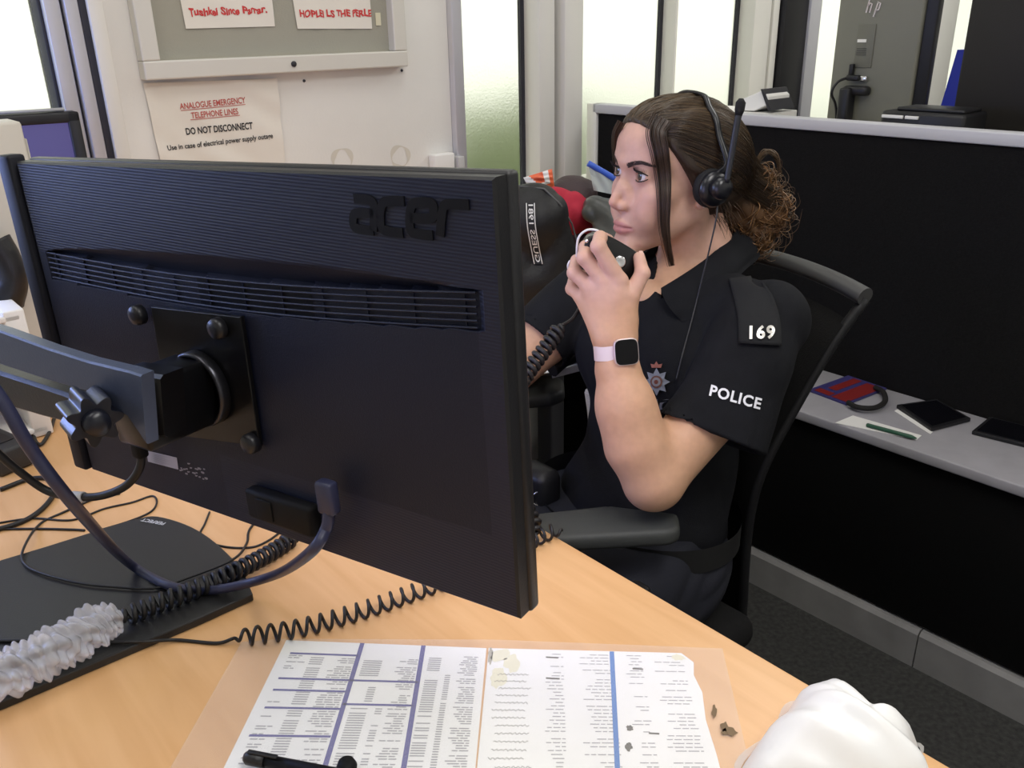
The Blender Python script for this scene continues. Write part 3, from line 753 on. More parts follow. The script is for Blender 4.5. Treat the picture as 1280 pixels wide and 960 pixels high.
# yoke at the end of the arm
OFF = .085
e0, e1, e2, e3 = mp(183, 466, OFF), mp(190, 546, OFF), mp(-160, 372, OFF + .02), mp(-160, 420, OFF + .02)
def beam(name, top, bot, m, th, label=None, rad=.003):
    """a flat beam between a top edge and a bottom edge, th thick towards the monitor"""
    mb = MB(); T = [np.asarray(p) for p in top]; Bm = [np.asarray(p) for p in bot]; k = len(T); V = []
    for i in range(k):
        up_ = unit(T[i] - Bm[i]); dn = MF.y * th
        V += [Bm[i] + MF.y * rad, Bm[i] + up_ * rad, T[i] - up_ * rad, T[i] + MF.y * rad, T[i] + dn, Bm[i] + dn]
    F = [[i * 6 + j, i * 6 + (j + 1) % 6, i * 6 + 6 + (j + 1) % 6, i * 6 + 6 + j] for i in range(k - 1) for j in range(6)]
    F += [list(range(6)), [(k - 1) * 6 + j for j in range(5, -1, -1)]]
    mb.add(V, F, 0, False); return mb.build(name, m, arm, label)
top = [mp(x, y, OFF + .03) for x, y in ((-220, 352), (-120, 378), (0, 414), (60, 436), (110, 452), (160, 464), (176, 469))]
bot = [mp(x, y, OFF + .03) for x, y in ((-220, 384), (-120, 414), (0, 456), (60, 476), (110, 490), (160, 522), (183, 556))]
beam('upper_link', top, bot, M_armb, .011, 'blue-grey upper link', .0015)
top = [mp(x, y, OFF + .022) for x, y in ((-220, 400), (-100, 430), (0, 466), (50, 482), (95, 497))]
bot = [mp(x, y, OFF + .022) for x, y in ((-220, 452), (-100, 476), (0, 506), (50, 521), (105, 535))]
beam('lower_link', top, bot, M_armd, .026)
tb0 = [mp(x, y, OFF + .006) for x, y in ((150, 452), (188, 462))]; bb0 = [mp(x, y, OFF + .006) for x, y in ((156, 562), (204, 552))]
beam('yoke', [mp(150, 462, OFF - .012), mp(200, 470, OFF - .012)], [mp(152, 550, OFF - .012), mp(206, 548, OFF - .012)], M_armg, .022)
# star knob
kc = mp(112, 519, OFF + .045); kax = unit(MF.x * .8 - MF.y * .25 - MF.z * .05)
KF = Fr(kc - kax * .016, np.cross(kax, [0, 0, 1.]), z=kax)
KF = Fr(kc - kax * .016, unit(np.cross([0, 0, 1.], kax)), y=np.cross(kax, unit(np.cross([0, 0, 1.], kax))))
star = [((.0175 + .0035 * math.cos(7 * a)) * math.cos(a), (.0175 + .0035 * math.cos(7 * a)) * math.sin(a)) for a in [2 * PI * i / 84 for i in range(84)]]
kb = MB().prism(KF, star, 0, .032, .0015); kb.lathe(KF, [(.011, .030), (.009, .040), (.002, .0405)], 24)
kb.build('star_knob', mat('knob_plastic', (.008, .009, .016), .32), arm)
# post clamped to the desk, left of the frame
pb_ = onZ(-120, 700, .745); tp = mp(-215, 400, OFF + .02)
pb_ = np.array([tp[0], tp[1], .745])
MB().lathe(Fr(pb_, (1, 0, 0), y=(0, 1, 0)), [(.05, .0005), (.05, .012), (.02, .016), (.0175, .018), (.0175, .50), (.012, .505), (.0005, .505)], 32).build('post', M_armd, arm)
MB().lathe(Fr(pb_ + ZZ * (mp(-215, 376, OFF + .02)[2] - .745 - .065), (1, 0, 0), y=(0, 1, 0)), [(.018, 0), (.030, .002), (.030, .12), (.018, .122)], 28, cap=False).build('collar', M_armd, arm)
MB().tube([pb_ + ZZ * (mp(-215, 376, OFF + .02)[2] - .745), mp(-205, 372, OFF + .024)], .014, 12).build('pivot', M_armd, arm)

MB().box(MF, (xl - .0145, .004, .003), (.023, .018, MH + .006), .003).box(MF, (xl - .004, .018, 0), (.020, .010, .20), .002).build('side_upright', mat('upright_navy', (.006, .0065, .012), .55, spec=.3), mon, 'unidentified dark upright strip beside the left side')  # separate dark upright of unknown kind, added here as a monitor part

# ------------------------------------------------------------------ the far monitor by the left window
fd = .30; fs = -1.74
F0, F1 = onS(0, 145, fs), onS(97, 139, fs)
FFm = Fr(np.array([F1[0], F1[1], 0]), N * .985 + A * .16, z=ZZ)   # x towards the right edge
zt3 = F1[2]
m3 = thing('monitor', FFm(-.25, .03, .745), 'dark monitor with a purple screen by the left window', 'monitor')
MB().box(FFm, (-.26, .018, zt3 - .17), (.52, .036, .34), .006).build('rear_shell', M_black, m3)
fbz = MB()
for c_, s_ in (((-.26, -.004, zt3 - .009), (.52, .01, .018)), ((-.26, -.004, zt3 - .331), (.52, .01, .018)), ((-.010, -.004, zt3 - .17), (.020, .01, .34)), ((-.511, -.004, zt3 - .17), (.018, .01, .34))): fbz.box(FFm, c_, s_, .003)
fbz.build('bezel', M_black, m3)
MB().box(FFm, (-.26, -.0005, zt3 - .17), (.49, .001, .31)).build('screen', mat('purple_screen', (.02, .02, .05), .25, emit=(.10, .08, .28), estr=.55), m3, 'dim purple screen')
sb2 = MB(); sb2.add([FFm(x, -.0016, zt3 - z) for x, z in ((-.150, .019), (-.127, .019), (-.085, .20), (-.11, .20))], [[0, 1, 2, 3]])
sb2.build('window_bar', mat('bright_screen', (.1, .1, .12), .3, emit=(.75, .82, 1), estr=.95), m3, 'bright white-blue bar of the picture')
MB().box(FFm, (-.26, .05, (.758 + zt3 - .15) / 2), (.06, .03, zt3 - .15 - .758), .006).box(FFm, (-.26, .04, .752), (.24, .18, .012), .005).build('stand', M_black, m3)
MB().box(FFm, (-.075, .012, zt3 + .004), (.11, .02, .005), .002).build('camera_bar', mat('grey_strip', (.35, .35, .36), .4), m3, 'pale grey strip on top')
# beige box in front of it
bx = onS(8, 186, -1.60); 
sp = thing('desk_speaker', np.array([bx[0], bx[1], .745]), 'beige box shaped speaker at the far left edge', 'speaker')
bz0 = bx[2]; zt4 = onS(8, 150, -1.60)[2]
SF = Fr(np.array([bx[0], bx[1], 0]), N, z=ZZ)
MB().box(SF, (-.015, 0, (.745 + zt4) / 2), (.075, .07, zt4 - .746), .005).build('cabinet', mat('beige_plastic', (.60, .57, .50), .5), sp)
MB().box(SF, (.0245, -.001, (.745 + zt4) / 2), (.004, .056, zt4 - .80), .002).build('side_grille', mat('pale_grille', (.50, .48, .43), .6), sp)
# ------------------------------------------------------------------ things on the front desk
ZD = .745
def zd(x, y, h=0.): return onZ(x, y, ZD + h)
FLAT = Fr((0, 0, 0), (1, 0, 0), y=(0, 1, 0))
# mouse mat
mm_px = [(0, 700), (60, 682), (130, 660), (172, 648), (196, 645), (232, 655), (262, 672), (290, 697), (306, 718), (316, 742), (250, 772), (130, 823), (0, 878), (-90, 915), (-120, 800)]
mmat = thing('mouse_mat', zd(150, 740), 'black mat with pale lettering on the desk under the cables', 'mat')
mmp = [zd(x, y, .010) for x, y in mm_px]
MB().prism(FLAT, [p[:2] for p in cr(mmp[2:9], 4)] + [p[:2] for p in mmp[9:]] + [p[:2] for p in mmp[:2]], ZD + .0004, ZD + .010, .0015).build('pad', mat('mat_black', (.020, .020, .021), .38, bump=.12, bscale=600), mmat)
ta, tb_ = zd(208, 655, .0108), zd(176, 649, .0108)
add_mb = MB(); TFm = Fr((ta + tb_) / 2, tb_ - ta, z=ZZ); add_text(add_mb, TFm, 'PERFECT', .0092, bold=.0002)
add_mb.build('lettering', mat('mat_print', (.55, .55, .55), .6), mmat, 'small pale upside-down lettering')
# laminated sheet
lam = thing('laminated_sheet', zd(600, 880), 'clear laminated sheet holding two printed pages at the front of the desk', 'laminated sheet')
M_clear = mat('clear_plastic', (.93, .90, .86), .15, alpha=.10, spec=.5)
lc = [zd(x, y, .0012) for x, y in ((302, 803), (352, 799), (620, 800), (903, 811), (938, 960), (950, 1010), (610, 1010), (190, 1010), (212, 962))]
MB().prism(FLAT, [p[:2] for p in lc][::-1], ZD + .0013, ZD + .0018).build('plastic_cover', M_clear, lam)
M_page = mat('printed_page', (.88, .88, .87), .6, var=.03, vscale=9)
M_pagey = mat('yellowed_page', (.88, .87, .80), .6, var=.05, vscale=12)
pr = random.Random(11)
M_print = mat('grey_print_line', (.40, .40, .42), .8); M_blue = mat('blue_rule', (.075, .07, .30), .7); M_cyan = mat('cyan_rule', (.05, .20, .55), .7); M_smudge = mat('smudge', (.10, .095, .08), .9)
def page_fn(tl, tr, bl, br):
    tl, tr, bl, br = [zd(*q) for q in (tl, tr, bl, br)]
    return lambda u, v, h=0.: ((tl * (1 - u) + tr * u) * (1 - v) + (bl * (1 - u) + br * u) * v) + ZZ * h
def words(mb, fn, u0, u1, v, hh, gap, mi, r, right=False):
    """one line of print, broken into word-long dashes"""
    u = u0; L = u0 + (u1 - u0) * r.uniform(.45, 1.0)
    if right: u = u0 + u1 - L; L = u1
    if right is None: L = u1; u = u0; mb.add([fn(u, v), fn(L, v), fn(L, v + hh), fn(u, v + hh)], [[0, 3, 2, 1]], mi); return
    while u < L - .01:
        w = min(r.uniform(.018, .05), L - u)
        mb.add([fn(u, v), fn(u + w, v), fn(u + w, v + hh), fn(u, v + hh)], [[0, 3, 2, 1]], mi); u += w + gap
# left page (tabular, blue rules)
fnL = page_fn((358, 801), (608, 811), (268, 985), (592, 985))
lp = MB()
def slab(mb, fn, pts, h0, h1, mi=0):
    k = len(pts); V = [fn(u, v, h0) for u, v in pts] + [fn(u, v, h1) for u, v in pts]
    mb.add(V, [list(range(k - 1, -1, -1)), list(range(k, 2 * k))] + [[i, (i + 1) % k, k + (i + 1) % k, k + i] for i in range(k)], mi)
slab(lp, fnL, [(0, 0), (1, 0), (1, 1), (0, 1)], .0003, .0009)
fp = lambda u, v: fnL(u, v, .00105)
fr_ = lambda u, v: fnL(u, v, .0011)
def rule(mb, fn, a, b, w, mi, vert=False):
    (u0, v0), (u1, v1) = a, b
    if vert: V = [fn(u0 - w, v0), fn(u0 + w, v0), fn(u1 + w, v1), fn(u1 - w, v1)]
    else: V = [fn(u0, v0 - w), fn(u1, v1 - w), fn(u1, v1 + w), fn(u0, v0 + w)]
    mb.add(V, [[0, 3, 2, 1]], mi)
rule(lp, fr_, (.385, .0), (.405, 1), .011, 2, True); rule(lp, fr_, (.69, .0), (.72, 1), .011, 2, True)
for v, u0 in ((.105, .05), (.30, .05), (.385, .05), (.51, .05), (.695, .04)): rule(lp, fr_, (u0, v), (.385, v), .007, 2)
for v in (.30, .475): rule(lp, fr_, (.39, v), (.70, v), .007, 2)
for (u0, u1, v0, v1, den, rt) in ((.05, .14, .02, .99, .25, False), (.16, .225, .13, .99, .93, None), (.26, .375, .13, .99, .9, True), (.42, .51, .14, .27, .9, None), (.48, .515, .33, .45, .9, None), (.43, .505, .50, .99, .95, None), (.54, .57, .5, .99, .6, None), (.58, .68, .12, .99, .8, True),
                              (.73, .79, .10, .22, .95, None), (.73, .79, .28, .99, .8, None), (.82, .845, .22, .99, .95, None), (.87, .965, .08, .99, .95, True)):
    v = v0
    while v < v1:
        if pr.random() < den: words(lp, fp, u0, u1, v, .008, .006, 1, pr, rt)
        v += .0165
lp.build('left_page', [M_page, M_print, M_blue], lam, 'page of small tables with blue ruled lines')
# right page (columns, one bright blue stripe, yellowed corner)
fnR = page_fn((611, 811), (864, 816), (594, 985), (906, 985))
rp = MB(); slab(rp, fnR, [(0, 0), (.95, .01), (1.0, .09), (.985, .2), (1.005, .34), (.99, .55), (1.0, .8), (1, 1), (0, 1)], .0003, .0009)
fp = lambda u, v: fnR(u, v, .00105); fr_ = lambda u, v: fnR(u, v, .0011)
rule(rp, fr_, (.61, .01), (.575, 1), .011, 2, True)
for (u0, u1, den, rt) in ((.28, .37, .85, True), (.44, .6, .75, True), (.66, .75, .6, True), (.80, .95, .5, True)):
    v = .04
    while v < .99:
        if pr.random() < den: words(rp, fp, u0, u1, v, .007, .007, 1, pr, rt)
        v += .026
for k in range(13):           # faint handwriting down the left side
    v = .22 + k * .055; u = .04 + pr.uniform(0, .04); P = []
    for j in range(26): P.append(fr_(u + j * .006, v + .010 * math.sin(j * 1.9 + k) * pr.uniform(.3, 1)))
    rp.tube(P, .00022, 3, 3, smooth=False)
for u, v, w in ((.285, .07, .06), (.285, .245, .065), (.70, .155, .05), (.73, .65, .045)): rule(rp, fr_, (u, v), (u + w, v + .004), .006, 3)
def blot(mb, fn, u, v, ru, rv, mi, seed, z=None):
    r = random.Random(seed); P = []
    for k in range(18):
        a = 2 * PI * k / 18; q = r.uniform(.7, 1.15); P.append(fn(u + ru * q * math.cos(a), v + rv * q * math.sin(a)))
    mb.add(P, [list(range(17, -1, -1))], mi)
blot(rp, fr_, .65, .615, .016, .022, 3, 1); blot(rp, fr_, .635, .745, .016, .03, 3, 2)
blot(rp, fr_, .012, .07, .012, .08, 4, 3); blot(rp, fr_, .06, .06, .05, .06, 5, 4); blot(rp, fr_, .12, .12, .04, .08, 5, 5); blot(rp, fr_, .06, .25, .04, .09, 5, 6); blot(rp, fr_, .93, .05, .035, .03, 5, 8)
rp.build('right_page', [M_page, M_print, M_cyan, M_smudge, mat('grey_stain', (.42, .40, .33), .9), mat('yellow_stain', (.80, .77, .60), .8)], lam, 'page of print with one bright blue stripe and grime')
sm = MB(); zf = lambda x, y: zd(x, y, .0022)
for x, y, a, b, s_ in ((912, 914, 13, 7, 1), (905, 908, 5, 8, 2), (893, 890, 4, 10, 9)):
    r = random.Random(s_); sm.add([zf(x + a * r.uniform(.5, 1.1) * math.cos(2 * PI * k / 14), y + b * r.uniform(.5, 1.1) * math.sin(2 * PI * k / 14)) for k in range(14)], [list(range(13, -1, -1))], 0)
sm.build('grime', mat('grime_brown', (.20, .14, .08), .9), lam, 'dark grimy mark by the right edge')
# pen
pa, pb2 = zd(306, 946, .012), zd(455, 975, .012)
pen = thing('marker_pen', (pa + pb2) / 2 * [1, 1, 0] + ZZ * ZD, 'black marker pen lying on the left page', 'pen')
ax = unit(pb2 - pa)
MB().tube([pa, pa + ax * .003, pa + ax * .020], [.004, .0062, .0064], 18).build('cap', M_black, pen)
MB().tube([pa + ax * .0205, pa + ax * .10, pa + ax * .108], [.0055, .0055, .003], 18).build('barrel', M_nblk, pen)
MB().box(Fr(pa + ax * .012 + ZZ * .0072, ax, z=ZZ), (.006, 0, 0), (.028, .004, .0018), .0006).build('clip', M_black, pen)
sa = zd(432, 957, .006)
tag(MB().lathe(Fr(zd(434, 962, .0025), (1, 0, 0), y=(0, 1, 0)), [(.008, 0), (.009, .004), (.007, .009), (.0005, .0095)], 24).build('bottle_top', M_nblk), 'small round black lid beside the marker pen', 'lid')
# white carrier bag at the lower right
bag_px = [(926, 962), (960, 925), (985, 893), (1008, 877), (1036, 872), (1056, 884), (1078, 905), (1102, 925), (1146, 934), (1150, 965), (1170, 1010), (1040, 1030), (930, 1010)]
wb = thing('plastic_bag', zd(1045, 950), 'crumpled white plastic bag at the right corner of the desk', 'bag')
ctr = zd(1045, 955); rim = [zd(x, y, .002) for x, y in bag_px]; rim = cr(rim, 5, closed=True); rb = random.Random(5)
ph = [(rb.uniform(25, 90), rb.uniform(25, 90), rb.uniform(0, 6), rb.uniform(.5, 1)) for _ in range(9)]
def bagpt(i, t):
    p = rim[i % len(rim)] * (1 - t) + ctr * t; h = .05 * (1 - (1 - t) ** 2.2)
    h += .0035 * sum(d_ * abs(math.sin(a * p[0] + b * p[1] + c)) for a, b, c, d_ in ph) * min(1, t * 5) - .0 ; return np.array([p[0], p[1], ZD + .0015 + h])
nr = len(rim); bgm = MB(); nt2 = 16; V = [bagpt(i, j / nt2) for i in range(nr) for j in range(nt2)] + [bagpt(0, 1)]
F = [[i * nt2 + j, ((i + 1) % nr) * nt2 + j, ((i + 1) % nr) * nt2 + j + 1, i * nt2 + j + 1] for i in range(nr) for j in range(nt2 - 1)] + [[i * nt2 + nt2 - 1, ((i + 1) % nr) * nt2 + nt2 - 1, len(V) - 1] for i in range(nr)]
bgm.add(V, F, 0, True); bgm.build('bag_body', mat('white_polythene', (.90, .90, .89), .35, sss=.0), wb)
# thin translucent edge of the bag
eg = MB(); out_ = [p + unit((p - ctr) * [1, 1, 0]) * (.006 + .004 * math.sin(i * .7)) for i, p in enumerate(rim)]
eg.add([q for a, b in zip(rim, out_) for q in (a + ZZ * .003, np.array([b[0], b[1], ZD + .0015]))], [[2 * i, 2 * ((i + 1) % nr), 2 * ((i + 1) % nr) + 1, 2 * i + 1] for i in range(nr)], 0, True)
eg.build('clear_edge', mat('clear_film', (.95, .92, .88), .15, alpha=.45), wb, 'see-through crinkled edge')

# ------------------------------------------------------------------ cables
M_cable = mat('black_cable', (.012, .012, .013), .45)
M_navyc = mat('navy_cable', (.030, .033, .075), .4)
# heavy video cable: from the socket at the bottom of the big monitor, down over the mat and up to the left
vc = thing('video_cable', zd(250, 735), 'thick navy cable looping down from the big monitor', 'cable')
c0_ = mp(411, 632, .018)
pts = [c0_, mp(408, 660, .022), mp(385, 693, .03), zd(340, 720, .05), zd(270, 737, .018), zd(215, 733, .017), zd(160, 703, .03), mp(100, 640, .13), mp(40, 563, .16), mp(0, 497, .17), mp(-60, 420, .18)]
MB().tube(cr(pts, 10), .0052, 14).build('cord', M_navyc, vc)
MB().box(Fr(c0_, MF.x, z=MF.z), (0, 0, .008), (.018, .012, .03), .003).build('plug', M_navyc, vc)
pc_ = thing('power_cable', zd(100, 625), 'black power cable with a white tag hanging from the left end of the big monitor', 'cable')
pts = [mp(172, 552, .02), mp(176, 580, .022), mp(160, 605, .03), mp(130, 619, .04), mp(98, 621, .05), mp(60, 614, .06), mp(20, 586, .08), mp(-30, 545, .10), mp(-90, 520, .12)]
path = cr(pts, 10); MB().tube(path, .0042, 12).build('cord', M_cable, pc_)
MB().box(Fr(pts[0], MF.x, z=MF.z), (0, 0, -.004), (.014, .012, .026), .003).build('plug', M_nblk, pc_)
MB().tube(path[38:43], .0056, 12).build('cable_tag', mat('white_tape', (.55, .55, .58), .5), pc_, 'white tape tag')
def wire(px, r, label, h=None, m=M_cable, cat='cable', nm='cable'):
    P = [zd(x, y, (h or r) + (q[0] if q else 0)) for x, y, *q in px]
    return tag(MB().tube(cr(P, 8), r, 8).build(nm, m), label, cat)
wire([(0, 612), (40, 598), (70, 601), (66, 620), (48, 640), (20, 655), (-30, 668)], .0034, 'black cable curling on the bare desk at the far left')
wire([(-10, 655), (40, 648), (90, 650), (130, 636), (165, 628), (190, 620), (196, 628), (188, 640), (160, 652), (120, 664)], .0014, 'thin black wire looping from the left edge to the top of the mat')
wire([(-20, 662), (40, 661), (90, 662), (106, 663)], .0016, 'thin black wire running straight from the left edge above the mat')
wire([(150, 617, 0), (122, 622, 0), (80, 640, .0), (50, 655, .0), (32, 680, .0115), (28, 700, .0115), (45, 714, .0115), (95, 728, .0115), (150, 734, .0115), (195, 735, .0115), (230, 724, .0115), (290, 700, .0115), (308, 680, .0), (312, 662, .0), (330, 640, .0)], .0016, 'thin black wire lying across the black mat')
wire([(262, 640), (256, 655), (250, 668), (258, 677), (285, 684), (315, 684), (335, 676), (352, 664)], .0014, 'thin black wire on the desk between the mat and the big monitor')
wire([(55, 505), (42, 540), (50, 556), (62, 540), (68, 522)], .003, 'black cable loop standing behind the swing arm', h=.004)
# black adapter at the left edge
ab = zd(-2, 592); adp = thing('power_adapter', ab, 'dark grey power adapter block at the left edge of the desk', 'adapter')
ADF = Fr(ab, unit(zd(30, 570) - zd(-60, 530)), z=ZZ)
MB().box(ADF, (-.03, .02, .0205), (.10, .055, .04), .006).build('case', mat('adapter_grey', (.03, .03, .032), .5), adp)
MB().box(ADF, (-.03, .02, .0413), (.05, .03, .0008)).build('label_plate', M_black, adp)
# second coiled lead running under crumpled clear wrapping
hc_ = thing('coiled_lead', zd(250, 725), 'thick black coiled lead crossing the mat, wrapped in clear film at its left end', 'coiled lead')
cp = cr([zd(372, 668, .012), zd(340, 690, .012), zd(290, 716, .021), zd(240, 738, .022), zd(190, 757, .022), zd(148, 775, .022)], 10)
MB().tube(coil(cp, .0085, 24, .003), .0029, 7).build('coil', M_cable, hc_)
MB().tube(cr([zd(148, 775, .022), zd(90, 800, .024), zd(20, 830, .026), zd(-60, 862, .026)], 8), .0032, 8).build('straight_cord', M_cable, hc_)
wr = thing('plastic_wrap', zd(70, 810), 'crumpled clear plastic wrap bunched on the black mat', 'plastic wrap')
wp = cr([zd(148, 772, .030), zd(118, 784, .032), zd(85, 803, .032), zd(50, 822, .033), zd(15, 838, .033), zd(-40, 862, .033)], 10); wr_r = random.Random(8)
wph = [(wr_r.randint(2, 9), wr_r.uniform(8, 60), wr_r.uniform(0, 6)) for _ in range(10)]
Pw = np.array(wp); kk = len(Pw)
def wrapf(u, v):
    t = v * (kk - 1); i = min(int(t), kk - 2); q = Pw[i] + (Pw[i + 1] - Pw[i]) * (t - i); T = unit(Pw[min(i + 1, kk - 1)] - Pw[i]); e1 = unit(np.cross(T, ZZ)); e2 = np.cross(e1, T)
    a = 2 * PI * u; R = .0195 * (.62 + .38 * math.sin(min(v * 6, PI / 2))) + .0021 * sum(math.sin(n_ * a + f * v + c) for n_, f, c in wph) / 2.2 + .0042 * (abs(math.sin(v * 48 + 1.3 * math.sin(a * 2 + v * 9) + .7 * math.sin(3 * a))) - .5)
    p = q + R * (math.cos(a) * e1 * 1.15 + math.sin(a) * e2); p[2] = max(p[2], ZD + .0105); return p
MB().grid(wrapf, 72, 170, closed_u=True).build('film', mat('cling_film', (.86, .86, .92), .16, alpha=.42, spec=.9), wr)
# ------------------------------------------------------------------ the seated officer
EYZ = J(804, 222, 1.281)[2]
HF = Fr((.2515, 1.345, EYZ), (.40, -.915, 0), z=(0.02, .005, 1))   # x to her left, y to the back of the head, z up
HS = 1.03
LOWF = 1.07
def h(x, f, z): return HF(x * HS, -f * HS, z * HS * (LOWF if z < 0 else 1))
NB = np.array([.303, 1.362, .985])           # root of the neck
SLj = J(961, 402, 1.195); ELj = J(817, 597, 1.045); WRj = J(769, 424, 1.09)
SRj = RW(-1.0, 1.05, .925); REj = RW(-1.03, .82, .775); RWj = RW(-.93, .60, .775)

def head_sdf(S):
    # skull and face masses
    S.ell(h(0, -.014, .022), np.array([.072, .092, .074]) * HS, .02, fr=HF)
    S.ell(h(0, .032, .036), np.array([.060, .052, .050]) * HS, .02, fr=HF)
    S.ell(h(0, .028, -.040), np.array([.056, .052, .066]) * HS, .02, fr=HF)
    for s in (1, -1):
        S.cap(h(.050 * s, -.004, -.052), h(.014 * s, .070, -.098), .017 * HS, .014 * HS, .02)
        S.ell(h(.042 * s, .050, -.026), np.array([.022, .023, .020]) * HS, .016, fr=HF)
        S.ell(h(.032 * s, .056, -.052), np.array([.024, .0235, .028]) * HS, .016, fr=HF)
        S.cap(h(.006 * s, .080, .016), h(.040 * s, .065, .020), .0055 * HS, .006 * HS, .014)
    S.ell(h(0, .062, -.068), np.array([.030, .025, .024]) * HS, .014, fr=HF)
    S.sph(h(0, .0715, -.100), .0165 * HS, .016)
    # eye sockets, lids
    for s in (1, -1):
        S.ell(h(.0325 * s, .090, -.001), np.array([.019, .016, .0125]) * HS, .010, 's', fr=HF)
    # nose
    S.chain([h(0, .0755, .006), h(0, .0850, -.014), h(0, .0975, -.0375)], [.0052 * HS, .0056 * HS, .0074 * HS], .010, .004)
    for s in (1, -1):
        S.sph(h(.0098 * s, .0885, -.0425), .0070 * HS, .006)
        S.cap(h(.008 * s, .082, -.020), h(.013 * s, .077, -.038), .006 * HS, .007 * HS, .010)
    S.cap(h(0, .0935, -.0425), h(0, .084, -.050), .0050 * HS, .0045 * HS, .005)
    for s in (1, -1): S.ell(h(.0058 * s, .0900, -.0500), np.array([.0030, .0046, .0028]) * HS, .002, 's', fr=HF)
    # lips
    S.chain([h(.0235, .0750, -.0708), h(.0125, .0830, -.0680), h(.0035, .0862, -.0665), h(-.0035, .0862, -.0665), h(-.0125, .0830, -.0680), h(-.0235, .0765, -.0712)], [.0028 * HS, .0040 * HS, .0045 * HS, .0045 * HS, .0040 * HS, .0028 * HS], .005)
    S.chain([h(.021, .0760, -.0722), h(.010, .0832, -.0758), h(0, .0850, -.0766), h(-.010, .0832, -.0758), h(-.021, .0760, -.0722)], [.0030 * HS, .0050 * HS, .0054 * HS, .0050 * HS, .0030 * HS], .005)
    S.chain([h(.0245, .0795, -.0714), h(.012, .0880, -.0714), h(0, .0912, -.0712), h(-.012, .0880, -.0714), h(-.0245, .0795, -.0714)], [.0012 * HS] * 5, .0025, .001, 's')
    S.cap(h(0, .096, -.055), h(0, .0955, -.060), .003 * HS, .003 * HS, .004, 's')
    S.ell(h(0, .094, -.0885), np.array([.016, .008, .006]) * HS, .010, 's', fr=HF)
    for s in (1, -1):
        S.sph(h(.031 * s, .0645, 0), .0148 * HS, .006)
        S.ell(h(.0312 * s, .082, -.0004), np.array([.0145, .014, .0066]) * HS, .0012, 's', fr=HF)
        S.sph(h(.031 * s, .0645, 0), .0126 * HS, .001, 's')
    # ear
    for s in (1, -1):
        S.ell(h(.0755 * s, -.014, -.010), np.array([.0075, .018, .031]) * HS, .006, fr=HF)
        S.ell(h(.083 * s, -.013, -.006), np.array([.005, .010, .018]) * HS, .004, 's', fr=HF)
        S.sph(h(.073 * s, -.004, -.036), .0085 * HS, .006)
def fingers_left():
    """(joint chain, radii) for the hand that holds the microphone"""
    return [
        ([J(774, 352, 1.100), J(748, 308, 1.100), J(750, 297, 1.125), J(760, 300, 1.146)], [.0115, .0100, .0092, .0080]),
        ([J(754, 350, 1.105), J(731, 322, 1.112), J(732, 309, 1.136), J(742, 309, 1.155)], [.0115, .0102, .0092, .0080]),
        ([J(737, 358, 1.115), J(718, 341, 1.126), J(721, 326, 1.146), J(731, 324, 1.162)], [.0108, .0095, .0087, .0076]),
        ([J(727, 371, 1.128), J(715, 361, 1.142), J(718, 345, 1.158), J(727, 343, 1.170)], [.0098, .0085, .0078, .0068])]
THUMB = ([J(781, 402, 1.095), J(788, 370, 1.098), J(803, 342, 1.108), J(799, 322, 1.122)], [.0145, .0125, .0098, .0080])
